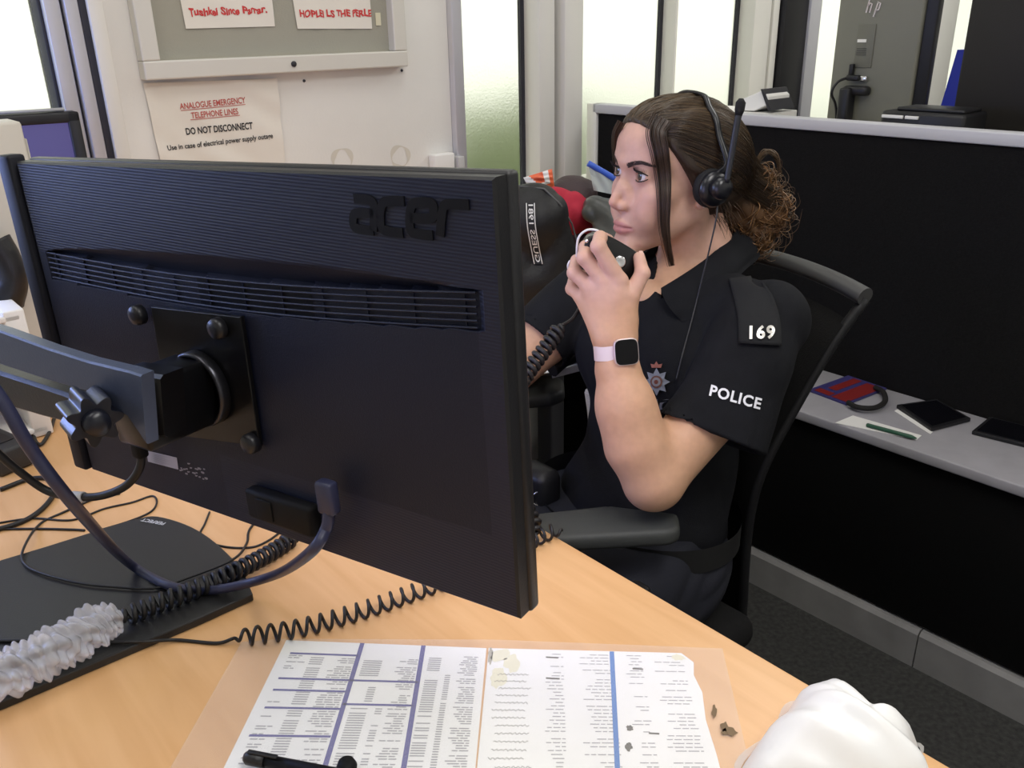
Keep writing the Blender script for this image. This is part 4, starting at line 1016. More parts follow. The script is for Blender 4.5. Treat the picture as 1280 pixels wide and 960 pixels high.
def body_sdf():
    S = Sdf(); head_sdf(S)
    S.chain([h(0, -.030, -.045), NB + (0, 0, .01), NB + (-.02, -.01, -.09)], [.050, .053, .060], .022)
    for s in (1, -1): S.cap(h(.048 * s, -.02, -.045), NB + HF.x * .018 * s - HF.y * .034 + (0, 0, -.035), .012, .009, .016)
    # trunk under the shirt
    S.ell(RW(-.835, 1.055, .85), (.125, .075, .12), .05, fr=ROOM); S.ell(RW(-.82, 1.0, .70), (.095, .065, .14), .05, fr=ROOM)
    for j in (SLj, SRj): S.cap(NB + (-.02, -.02, -.055), j, .05, .044, .03)
    S.cap(NB + (-.02, -.02, -.05), RW(-.842, 1.01, .935), .050, .034, .03)
    # near arm: bent at the elbow, forearm upright
    mid = SLj * .45 + ELj * .55
    S.chain([SLj, mid, ELj], [.040, .0395, .036], .02, .012)
    S.cap(J(938, 470, 1.15), ELj + np.array([.008, .006, -.004]), .038, .033, .02)
    S.sph(ELj + np.array([-.004, -.004, -.008]), .031, .03)
    f1 = J(796, 556, 1.055); f2 = J(782, 508, 1.066)
    S.chain([ELj, f1, f2, J(772, 462, 1.08)], [.0365, .0380, .0345, .0275], .012, .03)
    for o in (-.007, .007): S.cap(J(772, 462, 1.08) + np.array([o, 0, 0]), WRj + np.array([o * 1.1, 0, 0]), .0222, .0185, .01)
    # palm: one ray to every finger
    fl = fingers_left()
    for i, (c, r) in enumerate(fl):
        S.cap(WRj + np.array([.009 - .007 * i, .0, .004]), c[0], .0175, r[0] + .001, .014)
    S.cap(J(762, 385, 1.105), J(752, 362, 1.112), .016, .013, .014); S.cap(J(776, 400, 1.098), J(772, 372, 1.10), .0165, .013, .014)
    for c, r in fl: S.chain(c, r, .0035, .002)
    for c, r in fl: S.sph(c[1], r[1] * 1.03, .003)
    S.cap(WRj + np.array([.008, 0, .004]), THUMB[0][0], .016, .0145, .012)
    S.chain(*THUMB, .008, .002); S.sph(THUMB[0][2], .0102, .003)
    # far arm reaching on to the desk
    S.chain([SRj, (SRj + REj) / 2, REj], [.048, .046, .038], .02, .01)
    S.chain([REj, REj * .55 + RWj * .45, RWj], [.038, .036, .022], .01)
    for i in range(4):
        mcp = RWj + RW(.018 * i - .025, -.075 + .004 * abs(i - 1), -.002)
        S.cap(RWj + RW(.010 * i - .015, -.01, 0), mcp, .014, .0105, .012)
        q1 = mcp + RW(.003 * (i - 1), -.040, .004); q2 = q1 + RW(.002 * (i - 1), -.022, -.009); q3 = q2 + RW(0, -.016, -.010)
        S.chain([mcp, q1, q2, q3], [.0100, .0088, .0080, .0070], .003, .002)
    S.chain([RWj + RW(.018, -.015, -.004), RWj + RW(.040, -.045, -.006), RWj + RW(.050, -.075, -.010)], [.0135, .0105, .0085], .012, .002)
    return S
per = thing('person', RW(-.82, .90, 0), 'person in black uniform shirt seated in the office chair, raising a hand microphone', 'person')
S = body_sdf()
bV, bF = S.mesh((-.17, .98, .50), (.46, 1.54, EYZ + .135), .0019)
loc = HF.loc(bV) / HS; loc[:, 1] *= -1; loc[:, 2] = np.where(loc[:, 2] < 0, loc[:, 2] / LOWF, loc[:, 2])          # head coordinates: left, forward, up
def g3(c, r): return np.exp(-(((loc - np.array(c)) / np.array(r)) ** 2).sum(1))
skin = np.array([.61, .355, .225]); colr = np.tile(skin, (len(bV), 1))
def blend(wt, c): 
    global colr
    colr = colr * (1 - wt[:, None]) + np.array(c) * wt[:, None]
head_m = np.clip((loc[:, 2] + .13) / .03, 0, 1)
blend(head_m * .8, (.63, .385, .305))
for s in (1, -1): blend(.35 * g3((.040 * s, .06, -.035), (.022, .03, .022)), (.66, .30, .26))
blend(.4 * g3((0, .102, -.04), (.013, .014, .012)), (.66, .30, .25))
lip = np.clip(1.35 - np.sqrt((loc[:, 0] / .0235) ** 2 + ((loc[:, 2] + .0725) / (.0088 * (1 - .25 * np.abs(loc[:, 0]) / .024))) ** 2), 0, .5) * 2 * (loc[:, 1] > .06)
blend(np.clip(lip * 1.4, 0, 1) * .85, (.50, .20, .19))
for s in (1, -1): blend(.6 * g3((.031 * s, .078, .005), (.018, .012, .007)), (.36, .20, .17))
blend(.6 * g3((.030, .072, -.095), (.0035, .02, .0035)), (.42, .18, .15))
M_skin = mat('skin', tuple(skin), .48, spec=.4, attr='col', sss=.12, var=.05, vscale=90, bump=.05, bscale=600)
body = mesh_np('body', bV, bF, M_skin, per, col=colr)
body_bvh = BVHTree.FromPolygons([Vector(v) for v in bV], [tuple(f) for f in bF.tolist()])
# eyes
def eye_mat():
    m = bpy.data.materials.new('eye'); m.use_nodes = True; b = m.node_tree.nodes['Principled BSDF']; L = m.node_tree.links
    at = m.node_tree.nodes.new('ShaderNodeVertexColor'); at.layer_name = 'col'; L.new(at.outputs['Color'], b.inputs['Base Color'])
    b.inputs['Roughness'].default_value = .12; b.inputs['Coat Weight'].default_value = .6; b.inputs['Coat Roughness'].default_value = .05
    return m
M_eye = eye_mat(); gaze = unit(np.array([0.02, 1, .02]))
for s in (1, -1):
    c = h(.031 * s, .0645, 0); mb = MB(); V = []; col = []; n1, n2 = 40, 48
    ef = Fr(c, HF.x, y=HF.z); ef = Fr(c, unit(HF.x), y=unit(HF.z))          # z = out of the eye (towards -y of head)
    if ef.z @ HF.y > 0: ef = Fr(c, -unit(HF.x), y=unit(HF.z))
    for i in range(n1):
        a = PI * i / (n1 - 1); sa = math.sin(a); ca_ = math.cos(a); R = .0123 * HS
        for j in range(n2):
            b_ = 2 * PI * j / n2; V.append(ef(R * sa * math.cos(b_), R * sa * math.sin(b_), R * ca_))
            col.append((.008, .006, .005) if a < .20 else ((.060, .055, .045) if a < .44 else ((.035, .03, .025) if a < .50 else (.70, .66, .64))))
    F = [[i * n2 + j, i * n2 + (j + 1) % n2, (i + 1) * n2 + (j + 1) % n2, (i + 1) * n2 + j] for i in range(n1 - 1) for j in range(n2)]
    mb.add(V, F, 0, True); mb.col = np.array(col); mb.build('eye', M_eye, per)
# brows and lashes
M_brow = mat('brow_hair', (.055, .032, .023), .6)
M_lash = mat('lash', (.012, .008, .007), .6)
def hit_head(x, z, f0=.2):
    o = h(x, f0, z); d = HF.y; r = body_bvh.ray_cast(Vector(o), Vector(d), .3)
    return (np.array(r[0]), np.array(r[1])) if r[0] is not None else (h(x, .08, z), -HF.y)
br = random.Random(2)
for s in (1, -1):
    mb = MB()
    for k in range(230):
        t = br.random(); x = s * (.012 + .040 * t); zc_ = .0130 + .0068 * math.sin(PI * min(1, t * .75)) - .004 * max(0, t - .6) * 2.5
        z = zc_ + br.uniform(-1, 1) * (.0025 * (1 - t) ** .6 + .0007)
        p, n_ = hit_head(x, z); q, n2_ = hit_head(x + s * .006, z + .002 * (1 - 1.6 * t))
        mb.tube([p + n_ * .0002, (p + q) / 2 + n_ * .0011, q + n2_ * .0006], [.00038, .00036, .0001], 3, caps=False)
    mb.build('eyebrow', M_brow, per)
    mb = MB(); up_, lo_ = [], []
    for k in range(25):
        t = k / 24; x = .0312 + (t - .5) * .0272; e = math.sqrt(max(0, 1 - ((x - .0312) / .0145) ** 2)) * .0066
        # where the lid edge lies on the lid ball
        R = .0150
        for sg, lst in ((1, up_), (-1, lo_)):
            dz = -.0004 + sg * e; dx = x - .031; y = math.sqrt(max(1e-8, R * R - dx * dx - dz * dz)); lst.append(h(s * x, .0645 + y, dz))
    mb.tube(up_, [.0006, .0015, .0018, .0008], 5); mb.tube(lo_, [.0004, .0009, .0007], 4)
    for k in range(2, 23):
        p = up_[k]; out = unit(p - h(.031 * s, .0645, -.004)); t = k / 24
        e = p + out * .0062 + HF.z * .0045 + HF.x * s * (t - .35) * .007
        mb.tube([p, p + out * .004 + HF.x * s * (t - .35) * .002, e], [.00045, .00035, .0001], 3, caps=False)
        if k % 2: 
            p = lo_[k]; mb.tube([p, p + out * .0022 - HF.z * .0025], [.0003, .0001], 3, caps=False)
    mb.build('eyelashes', M_lash, per)
# pearl stud
ear_p = h(.080, -.004, -.037)
MB().lathe(Fr(ear_p, HF.y, z=HF.x), [(.0005, -.003), (.0024, -.002), (.0032, 0), (.0024, .0024), (.0004, .0032)], 16).build('ear_stud', mat('pearl', (.85, .80, .74), .2, coat=.5), per, 'small pearl stud')
# finger nails: thumb only is seen
tq = THUMB[0]; td = unit(tq[3] - tq[2]); cd = unit(_C - tq[3]); sd_ = unit(np.cross(td, cd)); nrm = unit(sd_ * .8 + cd * .55)
NF = Fr(tq[3] + nrm * .0074, td, z=nrm)
MB().grid(lambda u, v: NF((u - .5) * .013 + .002, (v - .5) * .010 * (1 - .25 * abs(u - .5)), .0007 - .006 * (v - .5) ** 2 * 4 * .4 - .0012 * (u - .5) ** 2 * 4), 9, 9).build('nail', mat('nail', (.72, .46, .38), .25), per)

# ------------------------------------------------------------------ hair
def face_cut(S):
    o = h(0, .074, .074); n_ = -HF.y * .79 - HF.z * .61
    S.half(o, n_, .006)
hs_ = Sdf()
hs_.ell(h(0, -.014, .024), np.array([.0805, .102, .0815]) * HS, .02, fr=HF)
hs_.ell(h(0, -.035, -.005), np.array([.078, .082, .072]) * HS, .03, fr=HF)
hs_.ell(h(0, .02, .046), np.array([.062, .060, .048]) * HS, .02, fr=HF)
BUN = [J(938, 235, 1.405), J(956, 262, 1.405), J(940, 292, 1.40), J(926, 262, 1.395)]
hs_.cap(h(0, -.07, .01), J(915, 230, 1.395), .052, .042, .03)
for c, r in zip(BUN, (.034, .037, .032, .036)): hs_.sph(c, r, .02)
gr_r = random.Random(4)
hs_._p('d', lambda P: .0016 * np.sin(((P - HF.o) @ HF.x) * 330 + 1.5 * np.sin(((P - HF.o) @ HF.z) * 60) + ((P - HF.o) @ HF.z) * 140), 0, HF.o, .4)
face_cut(hs_)
hV, hF_ = hs_.mesh(HF.o - .26, HF.o + (.30, .26, .15), .003)
M_hair = mat('brown_hair', (.050, .030, .018), .45, spec=.5, attr='col', bump=.5, bscale=220, stretch=((1, 1, .25), (0, 0, 0)))
def hair_col(P, r=None):
    P = np.atleast_2d(P); l = HF.loc(P) / HS
    t = np.clip((-(-l[:, 1]) - .085) / .06, 0, 1)[:, None]          # towards the bun the hair turns lighter and redder
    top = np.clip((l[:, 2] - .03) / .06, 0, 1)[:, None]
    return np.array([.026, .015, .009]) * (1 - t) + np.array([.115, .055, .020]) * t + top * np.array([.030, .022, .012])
hairo = mesh_np('hair', hV, hF_, M_hair, per, col=hair_col(hV))
hbvh = BVHTree.FromPolygons([Vector(v) for v in hV], [tuple(f) for f in hF_.tolist()])
hr = random.Random(12)
class Strands(MB):
    def __init__(s): super().__init__(); s.cc = []
    def strand(s, pts, r, c, r1=None):
        n0 = len(s.v); s.tube(pts, [r, r, (r1 if r1 is not None else r * .4)], 3, caps=False); s.cc += [c] * (len(s.v) - n0)
def out_hit(d, dist=.3):
    o = HF.o + HF.z * .02; r = hbvh.ray_cast(Vector(o + d * dist), Vector(-d), dist)
    return np.array(r[0]) if r[0] is not None else None
stm = Strands()
e_dir = unit(J(915, 240, 1.395) - (HF.o + HF.z * .02))
for k in range(1700):
    s = hr.choice((1, 1, 1, -1)); t = hr.random()
    # start on the hairline: from the forehead centre down to the ear
    x = s * (.004 + .074 * t ** .8); f = .078 - .075 * t ** 1.3 + hr.uniform(-.03, .004); z = .082 - .075 * t ** 1.5 + hr.uniform(0, .008)
    if hr.random() < .35: x, f, z = s * hr.uniform(0, .06), hr.uniform(-.05, .06), .11
    d0 = unit(h(x, f, z) - (HF.o + HF.z * .02)); P = []; off = hr.uniform(.0003, .0026); w1 = hr.uniform(-.05, .05); L = hr.uniform(.75, 1)
    for i in range(13):
        u = i / 12 * L; d = unit(d0 * math.sin((1 - u) * 1.2) / math.sin(1.2) * 1.0 + e_dir * math.sin(u * 1.2) + HF.z * .10 * math.sin(PI * u) * (1 - t) + HF.x * w1 * math.sin(PI * u))
        p = out_hit(d)
        if p is None: continue
        P.append(p + d * (off * math.sin(PI * (u * .9 + .08)) - .0006))
    if len(P) < 5: continue
    b = hr.uniform(.6, 1.7); c = hair_col(P[len(P) // 2])[0] * b + (np.array([.06, .035, .014]) if hr.random() < .12 else 0)
    stm.strand(cr(P, 2), hr.uniform(.0005, .0009), tuple(c))
# messy bun: curls wound on its lumps
for k in range(900):
    i = hr.randrange(4); c = BUN[i] + np.array([hr.uniform(-1, 1) for _ in range(3)]) * .006; R = (.036, .039, .035, .038)[i] * hr.uniform(.88, 1.09)
    ax = unit([hr.gauss(0, 1) for _ in range(3)]); u = unit(np.cross(ax, [hr.gauss(0, 1) for _ in range(3)])); w_ = np.cross(ax, u)
    a0 = hr.uniform(0, 6.3); da = hr.uniform(1.0, 2.8); hgt = hr.uniform(-.7, .7); P = []
    for j in range(11):
        a = a0 + da * j / 10; q = math.sqrt(1 - hgt ** 2); P.append(c + R * (1 + .10 * math.sin(j * .9 + k)) * (q * (math.cos(a) * u + math.sin(a) * w_) + hgt * ax * (1 + .3 * math.sin(j * .5))))
    b = hr.uniform(.5, 1.9); col = hair_col(np.mean(P, 0))[0] * b + (np.array([.10, .055, .02]) if hr.random() < .25 else 0)
    stm.strand(cr(P, 2), hr.uniform(.0005, .0010), tuple(col))
for k in range(110):      # loose flyaway loops round the bun
    i = hr.randrange(3); c = BUN[i]; d = unit(np.array([hr.uniform(.0, 1), hr.uniform(-.6, .4), hr.uniform(-.9, .9)])); p = c + d * .034
    sdv = unit(np.cross(d, [hr.gauss(0, 1) for _ in range(3)])); l = hr.uniform(.012, .034)
    P = [p, p + d * l * .6 + sdv * l * .3, p + d * l * .7 + sdv * l * .9, p + d * l * .1 + sdv * l * 1.5]
    col = np.array([.12, .062, .024]) * hr.uniform(.5, 1.5); stm.strand(cr(P, 5), .00045, tuple(col))
Lp = [J(945, 205, 1.39), J(957, 190, 1.39), J(969, 195, 1.39), J(974, 215, 1.392), J(964, 232, 1.395)]    # the one big loop above the bun
for k in range(26):
    o = np.array([hr.gauss(0, .0016) for _ in range(3)]); stm.strand(cr([p + o + np.array([hr.gauss(0, .001) for _ in range(3)]) for p in Lp], 5), .0006, tuple(np.array([.10, .06, .03]) * hr.uniform(.5, 1.4)))
# wisps at the nape
for k in range(60):
    p = h(hr.uniform(.02, .07), hr.uniform(-.075, -.03), hr.uniform(-.06, -.03)); q = p + HF.y * hr.uniform(.005, .03) + np.array([0, 0, -hr.uniform(.015, .05)])
    stm.strand(cr([p, (p + q) / 2 + HF.x * .004, q], 4), .0005, tuple(np.array([.06, .034, .018]) * hr.uniform(.6, 1.5)))
stm.col = np.array(stm.cc)
M_strand = mat('hair_strand', (.06, .035, .02), .35, spec=.6, attr='col')
stm.build('hair_strands', M_strand, hairo, recalc=False)
# two loose locks framing the face
def lock(path, w0, w1, n_, seed, nm='hair_lock'):
    r = random.Random(seed); mb = Strands(); P = cr(path, 6); k = len(P)
    for _ in range(n_):
        o = r.gauss(0, .5); dp = r.gauss(0, .0012); Q = []; L = 1 - .45 * r.random() ** 2.2
        for i in range(int(k * L)):
            t = i / (k - 1); w_ = w0 * (1 - t) + w1 * t
            Q.append(P[i] + unit(np.cross(P[min(i + 1, k - 1)] - P[max(i - 1, 0)], P[i] - _C)) * o * w_ + unit(_C - P[i]) * (dp + .002))
        mb.strand(Q, .00075, tuple(np.array([.040, .022, .014]) * r.uniform(.6, 1.6)), .0003)
    mb.col = np.array(mb.cc); mb.build(nm, M_strand, per, recalc=False)
def on_skin(x, y, off):
    v = unit(ray(x, y)); r = body_bvh.ray_cast(Vector(_C), Vector(v), 3); r2 = hbvh.ray_cast(Vector(_C), Vector(v), 3)
    ds = [q[3] for q in (r, r2) if q[0] is not None]
    return _C + v * (min(ds) - off)
LK = on_skin(831, 250, .007)
lock([on_skin(830, 148, .002), on_skin(822, 165, .004), on_skin(826, 190, .006), on_skin(830, 220, .007), LK, J(831, 280, LK[1] - .002), J(834, 305, LK[1] - .002), J(841, 338, LK[1] + .004)], .0125, .0042, 190, 1)
pts = [h(-.015, .080, .070), h(-.036, .076, .050), h(-.047, .068, .02), h(-.052, .060, -.015), h(-.054, .054, -.045)]
lock(pts, .004, .003, 40, 2)
# ------------------------------------------------------------------ uniform
M_shirt = mat('black_shirt', (.0088, .0093, .0115), .85, spec=.2, bump=.35, bscale=900, var=.15, vscale=30)
M_trou = mat('black_trousers', (.017, .018, .025), .8, spec=.25, bump=.35, bscale=900)
def wrinkle(seed, amp, n=7, f=(25, 70), aniso=None):
    r = random.Random(seed); W = []
    for _ in range(n):
        k = np.array([r.gauss(0, 1) for _ in range(3)]); k = unit(k) * r.uniform(*f)
        if aniso is not None: k = k - aniso * (k @ aniso) * .8
        W.append((k, r.uniform(0, 6.3)))
    def fn(P):
        d = np.zeros(len(P))
        for k, ph in W: d += np.sin(P @ k + ph + .8 * np.sin(P @ (k[[1, 2, 0]] * .6) + ph))
        e = d / n ** .5; return -amp * (np.abs(e) - .5)
    return fn
hemL = J(889, 545, 1.095); armd = unit(ELj - SLj)
S = Sdf()
S.ell(RW(-.815, .965, .585), (.160, .108, .12), .03, fr=ROOM)
S.ell(RW(-.805, 1.0, .71), (.135, .100, .14), .05, fr=ROOM)
S.ell(RW(-.833, 1.055, .85), (.158, .105, .135), .05, fr=ROOM)
for o in (-.068, .072): S.ell(RW(-.832 + o, .985, .84), (.066, .060, .066), .04, fr=ROOM)
for j in (SLj, SRj): S.cap(NB + (-.018, -.02, -.06), j, .058, .056, .04)
T = Sdf()
T.chain([SLj, SLj + armd * .10, SLj + armd * .26], [.0560, .0475, .0455], .02, .02)
T.chain([J(944, 425, 1.175), J(935, 450, 1.15), J(900, 560, 1.088)], [.058, .060, .062], .025, .02)
T._p('d', wrinkle(9, .0028, 5, (40, 75), aniso=np.array([.3, .2, .9])), 0, hemL, .20)
hn = unit(np.cross(J(957, 562, 1.09) - J(833, 527, 1.07), _C - hemL)); hn = hn if hn @ armd > 0 else -hn
hn = unit(hn * .9 + armd * .3)
T.half(hemL, hn, .002, c=hemL, r=.2)
T.cap(SLj + armd * .215, SLj + armd * .32, .0415, .0418, .004, 's'); T.cap(J(903, 550, 1.092), J(894, 580, 1.07), .048, .054, .006, 's')
hemR = SRj + (REj - SRj) * .55; hr2 = unit(REj - SRj)
Q = Sdf(); Q.chain([SRj, hemR + hr2 * .05], [.057, .060], .025); Q.half(hemR, hr2, .002, c=hemR, r=.2); Q.cap(hemR - hr2 * .03, hemR + hr2 * .08, .051, .055, .003, 's')
S._p('u', lambda P: T.ev(P), .012, (SLj + hemL) / 2, .20); S._p('u', lambda P: Q.ev(P), .012, (SRj + hemR) / 2, .18)
S._p('d', wrinkle(3, .0032, 8, (18, 60)), 0, RW(-.83, 1, .8), .6)
nd = unit(h(0, -.03, -.045) - NB)
S.cap(NB - nd * .03, NB + nd * .10, .054, .058, .004, 's')
S.cap(NB + RW(0, -.02, -.005), J(832, 356, 1.262), .050, .018, .004, 's')
S.half(RW(0, 0, .555), (0, 0, -1), .004)
sV, sF = S.mesh((-.05, .98, .52), (.52, 1.60, 1.06), .0032)
shirt = mesh_np('shirt', sV, sF, M_shirt, per)
sbvh = BVHTree.FromPolygons([Vector(v) for v in sV], [tuple(f) for f in sF.tolist()])
def on_shirt(x, y, off=.002):
    v = unit(ray(x, y)); r = sbvh.ray_cast(Vector(_C), Vector(v), 4)
    if r[0] is None: return None
    n_ = np.array(r[1]); n_ = n_ if n_ @ v < 0 else -n_
    return np.array(r[0]) + n_ * off
# collar: two leaves standing round the neck and folding over
ctop = [RW(-.842, 1.172, 1.036), J(921, 287, 1.372), J(907, 302, 1.325), J(890, 318, 1.298), J(868, 334, 1.276), J(846, 348, 1.262), J(826, 360, 1.252)]
clow = [RW(-.842, 1.195, 1.002), J(950, 316, 1.372), J(929, 340, 1.285), J(906, 366, 1.240), J(886, 385, 1.222), J(868, 396, 1.214), J(852, 403, 1.212)]
def mirror(p): q = ROOM.loc(p); return RW(2 * -.842 - q[0], q[1], q[2])
cl = MB()
for sg in (1, -1):
    tp_ = cr([p if sg > 0 else mirror(p) for p in ctop], 5); lw2 = cr([p if sg > 0 else mirror(p) for p in clow], 5); kc2 = len(tp_)
    def leaf(u, v, o=0.):
        i = min(int(u * (kc2 - 1)), kc2 - 2); t = u * (kc2 - 1) - i; a = tp_[i] * (1 - t) + tp_[i + 1] * t; b = lw2[i] * (1 - t) + lw2[i + 1] * t
        p = a * (1 - v) + b * v; r = unit((p - NB) * [1, 1, .3]); return p + r * (.010 * math.sin(PI * min(1, v * 1.15)) ** .7 - o) 
    def stand(u, v):
        p = leaf(u, 0, .001); r = unit((p - NB) * [1, 1, 0]); return p - r * .006 * v - ZZ * .045 * v
    cl.grid(leaf, 31, 12).grid(lambda u, v: leaf(u, v, .0028), 31, 12).grid(stand, 31, 6)
cl.build('collar', M_shirt, shirt)
# decals that lie on the cloth: a pixel frame carried onto the shirt
def drape(poly_fn, nu, nv, off, th):
    V0, V1 = [], []
    for i in range(nu):
        for j in range(nv):
            x, y = poly_fn(i / (nu - 1), j / (nv - 1)); p = on_shirt(x, y, off)
            if p is None: p = (V0[-1] if V0 else J(x, y, 1.15))
            V0.append(p)
    V0 = np.array(V0)
    # smooth a little so the strap keeps its own stiffness
    G = V0.reshape(nu, nv, 3)
    for _ in range(6):
        G[1:-1, 1:-1] = (G[:-2, 1:-1] + G[2:, 1:-1] + G[1:-1, :-2] + G[1:-1, 2:] + 2 * G[1:-1, 1:-1]) / 6
    V0 = G.reshape(-1, 3); cdir = np.array([unit(_C - p) for p in V0]); V1 = V0 + cdir * th
    F = [[i * nv + j, (i + 1) * nv + j, (i + 1) * nv + j + 1, i * nv + j + 1] for i in range(nu - 1) for j in range(nv - 1)]
    return V0, V1, F, nu, nv
def bil(q): 
    (a, b, c, d) = [np.array(p, float) for p in q]
    return lambda u, v: (a * (1 - u) + b * u) * (1 - v) + (d * (1 - u) + c * u) * v
def slab_from(dr):
    V0, V1, F, nu, nv = dr; k = len(V0); mb = MB(); V = np.concatenate([V0, V1])
    rim = [i * nv for i in range(nu)] + [(nu - 1) * nv + j for j in range(1, nv)] + [i * nv + nv - 1 for i in range(nu - 2, -1, -1)] + [j for j in range(nv - 2, 0, -1)]
    mb.add(V, F + [[i + k for i in f] for f in F], 0, True)
    m = len(rim); mb.f += [[rim[i], rim[(i + 1) % m], rim[(i + 1) % m] + k, rim[i] + k] for i in range(m)]; mb.m += [0] * m; mb.sm += [False] * m
    return mb
M_epa = mat('epaulette_cloth', (.0135, .014, .0155), .8, spec=.25, bump=.3, bscale=700)
ep_edge_l = cr([np.array(p, float) for p in ((911, 350), (918, 372), (923, 398), (924, 430))], 6); ep_edge_r = cr([np.array(p, float) for p in ((948, 346), (966, 372), (974, 402), (975, 433))], 6)
def epf(u, v):
    i = min(int(v * (len(ep_edge_l) - 1)), len(ep_edge_l) - 2); t = v * (len(ep_edge_l) - 1) - i
    L = ep_edge_l[i] * (1 - t) + ep_edge_l[i + 1] * t; R = ep_edge_r[i] * (1 - t) + ep_edge_r[i + 1] * t
    return L * (1 - u) + R * u
ed = drape(epf, 16, 22, .003, .0035)
ep = slab_from(ed).build('epaulette', M_epa, shirt)
ebvh = BVHTree.FromPolygons([Vector(v) for v in ed[1]], [tuple(f) for f in ed[2]])
def decal(txt, cx, cy, ex, ey, size, bvhs, off, bold=0., spacing=1.0, depth=.0012):
    """letters laid on cloth: ex, ey are the pixel directions of the text's x and y"""
    V, F = text_mb(txt, size, bold=bold, spacing=spacing); mb = MB(); out = []; ex = np.array(ex, float); ey = np.array(ey, float)
    for x, y, z in V:
        px = np.array([cx, cy]) + ex * x + ey * y; v = unit(ray(*px)); best = None
        for b in bvhs:
            r = b.ray_cast(Vector(_C), Vector(v), 4)
            if r[0] is not None and (best is None or r[3] < best): best = r[3]
        out.append(_C + v * ((best if best else 1.3) - off))
    dd = np.linalg.norm(np.array(out) - _C, axis=1); md = np.median(dd); F = [f for f in F if np.abs(dd[f] - md).max() < .035]
    used = sorted({i for f in F for i in f}); ix = {u: i for i, u in enumerate(used)}
    mb.add([out[i] for i in used], [[ix[i] for i in f] for f in F]); return mb
M_thread = mat('white_thread', (.78, .79, .82), .7); M_silver = mat('silver_metal', (.82, .80, .76), .3, metal=.85); M_gthread = mat('grey_thread', (.17, .175, .19), .8)
nu_ = decal('169', 951, 416, (1, -.02), (.02, -1), 22, [ebvh, sbvh], .004, bold=.75, spacing=1.12); nu_.build('collar_number', M_silver, ep, 'silver metal number')
po = decal('POLICE', 919, 497, (.975, .27), (.22, -1.0), 18.5, [sbvh], .0025, bold=.55, spacing=1.12); po.build('sleeve_lettering', M_thread, shirt, 'white stitched lettering')
pc2 = decal('POLICE', 813, 509, (1.0, .02), (.0, -1.05), 24, [sbvh], .0028, bold=.5, spacing=.98); pc2.build('chest_lettering', M_gthread, shirt, 'grey chest lettering')
# the star badge
def patch(pts, off, m, name, par, label=None):
    c = np.mean(pts, 0); P = [on_shirt(*p, off) for p in pts]; C0 = on_shirt(*c, off)
    if any(p is None for p in P) or C0 is None: return None
    k = len(P); mb = MB(); mb.add(P + [C0], [[i, (i + 1) % k, k] for i in range(k)]); return mb.build(name, m, par, label)
bx_, by_ = 822, 477
star8 = [(bx_ + (17 if i % 2 == 0 else 10.5) * math.sin(PI * i / 8) * .95, by_ - (17 if i % 2 == 0 else 10.5) * math.cos(PI * i / 8)) for i in range(16)]
badge = patch(star8, .003, mat('badge_silver', (.22, .235, .26), .5), 'badge', shirt, 'silver star badge with a crown')
circ = lambda r: [(bx_ + r * math.cos(2 * PI * i / 20) * .95, by_ + r * math.sin(2 * PI * i / 20)) for i in range(20)]
if badge:
    patch(circ(7.6), .0034, mat('badge_brown', (.15, .06, .035), .6), 'badge_ring', badge); patch(circ(5.4), .0038, mat('badge_pale', (.26, .25, .25), .6), 'badge_field', badge); patch(circ(2.6), .0042, mat('badge_red', (.16, .04, .02), .6), 'badge_centre', badge)
    patch([(bx_ - 5.5, by_ - 17), (bx_ - 7, by_ - 22), (bx_ - 3, by_ - 20), (bx_, by_ - 25), (bx_ + 3, by_ - 20), (bx_ + 7, by_ - 22), (bx_ + 5.5, by_ - 17)], .0034, mat('badge_crown', (.30, .10, .06), .6), 'badge_crown', badge)

# trousers, belt and boots
S = Sdf()
S.ell(RW(-.822, .95, .53), (.180, .135, .095), .03, fr=ROOM)
for o, ko in ((-.085, -.12), (.085, .12)):
    hip = RW(-.822 + o, .93, .535); kn = RW(-.83 + ko, .50, .565); an = RW(-.83 + ko, .47, .10)
    S.chain([hip, kn], [.098, .066], .04); S.chain([kn, an], [.066, .052], .03)
S._p('d', wrinkle(21, .0065, 7, (30, 80)), 0, RW(-.82, .8, .5), .8)
S.half(RW(0, 0, .615), (0, 0, 1), .004); S.half(RW(0, 0, .085), (0, 0, -1), .004)
tV, tF = S.mesh(np.minimum(RW(-1.15, .38, .05), RW(-.55, 1.15, .05)) - .25, np.maximum(RW(-1.15, .38, .66), RW(-.55, 1.15, .66)) + .25, .0055)
trou = mesh_np('trousers', tV, tF, M_trou, per)
bl = MB()
def beltf(u, v):
    a = 2 * PI * u; return RW(-.820 + .187 * math.cos(a), .957 + .140 * math.sin(a), .578 + .042 * v)
bl.grid(beltf, 60, 5, closed_u=True); belt = bl.build('belt', mat('belt_leather', (.012, .012, .012), .5), per)
bp_ = J(722, 548, 1.20)
bpp = RW(-.935, .845, .625)
pch = MB().box(Fr(bpp, A, z=ZZ), (0, 0, 0), (.075, .05, .085), .014).build('belt_pouch', M_black, belt)
ck = [J(744, 535, 1.13), J(735, 541, 1.13), J(731, 549, 1.13), J(735, 555, 1.13), J(746, 559, 1.13)]
MB().tube(cr([bpp + (c - ck[2]) + RW(.02, -.03, 0) for c in ck], 5), .0018, 8).build('metal_clip', M_chrome, pch, 'silver clip')
for ko in (-.12, .12):
    S = Sdf(); an = RW(-.83 + ko, .47, .0)
    S.cap(an + ZZ * .15, an + ZZ * .05, .05, .046, .02); S.cap(an + RW(0, .02, .042), an + RW(0, -.13, .036), .044, .038, .03); S.half(an + ZZ * .002, (0, 0, -1), .003)
    v_, f_ = S.mesh(an - .25, an + (.25, .25, .24), .006); mesh_np('boot', v_, f_, M_black, per)

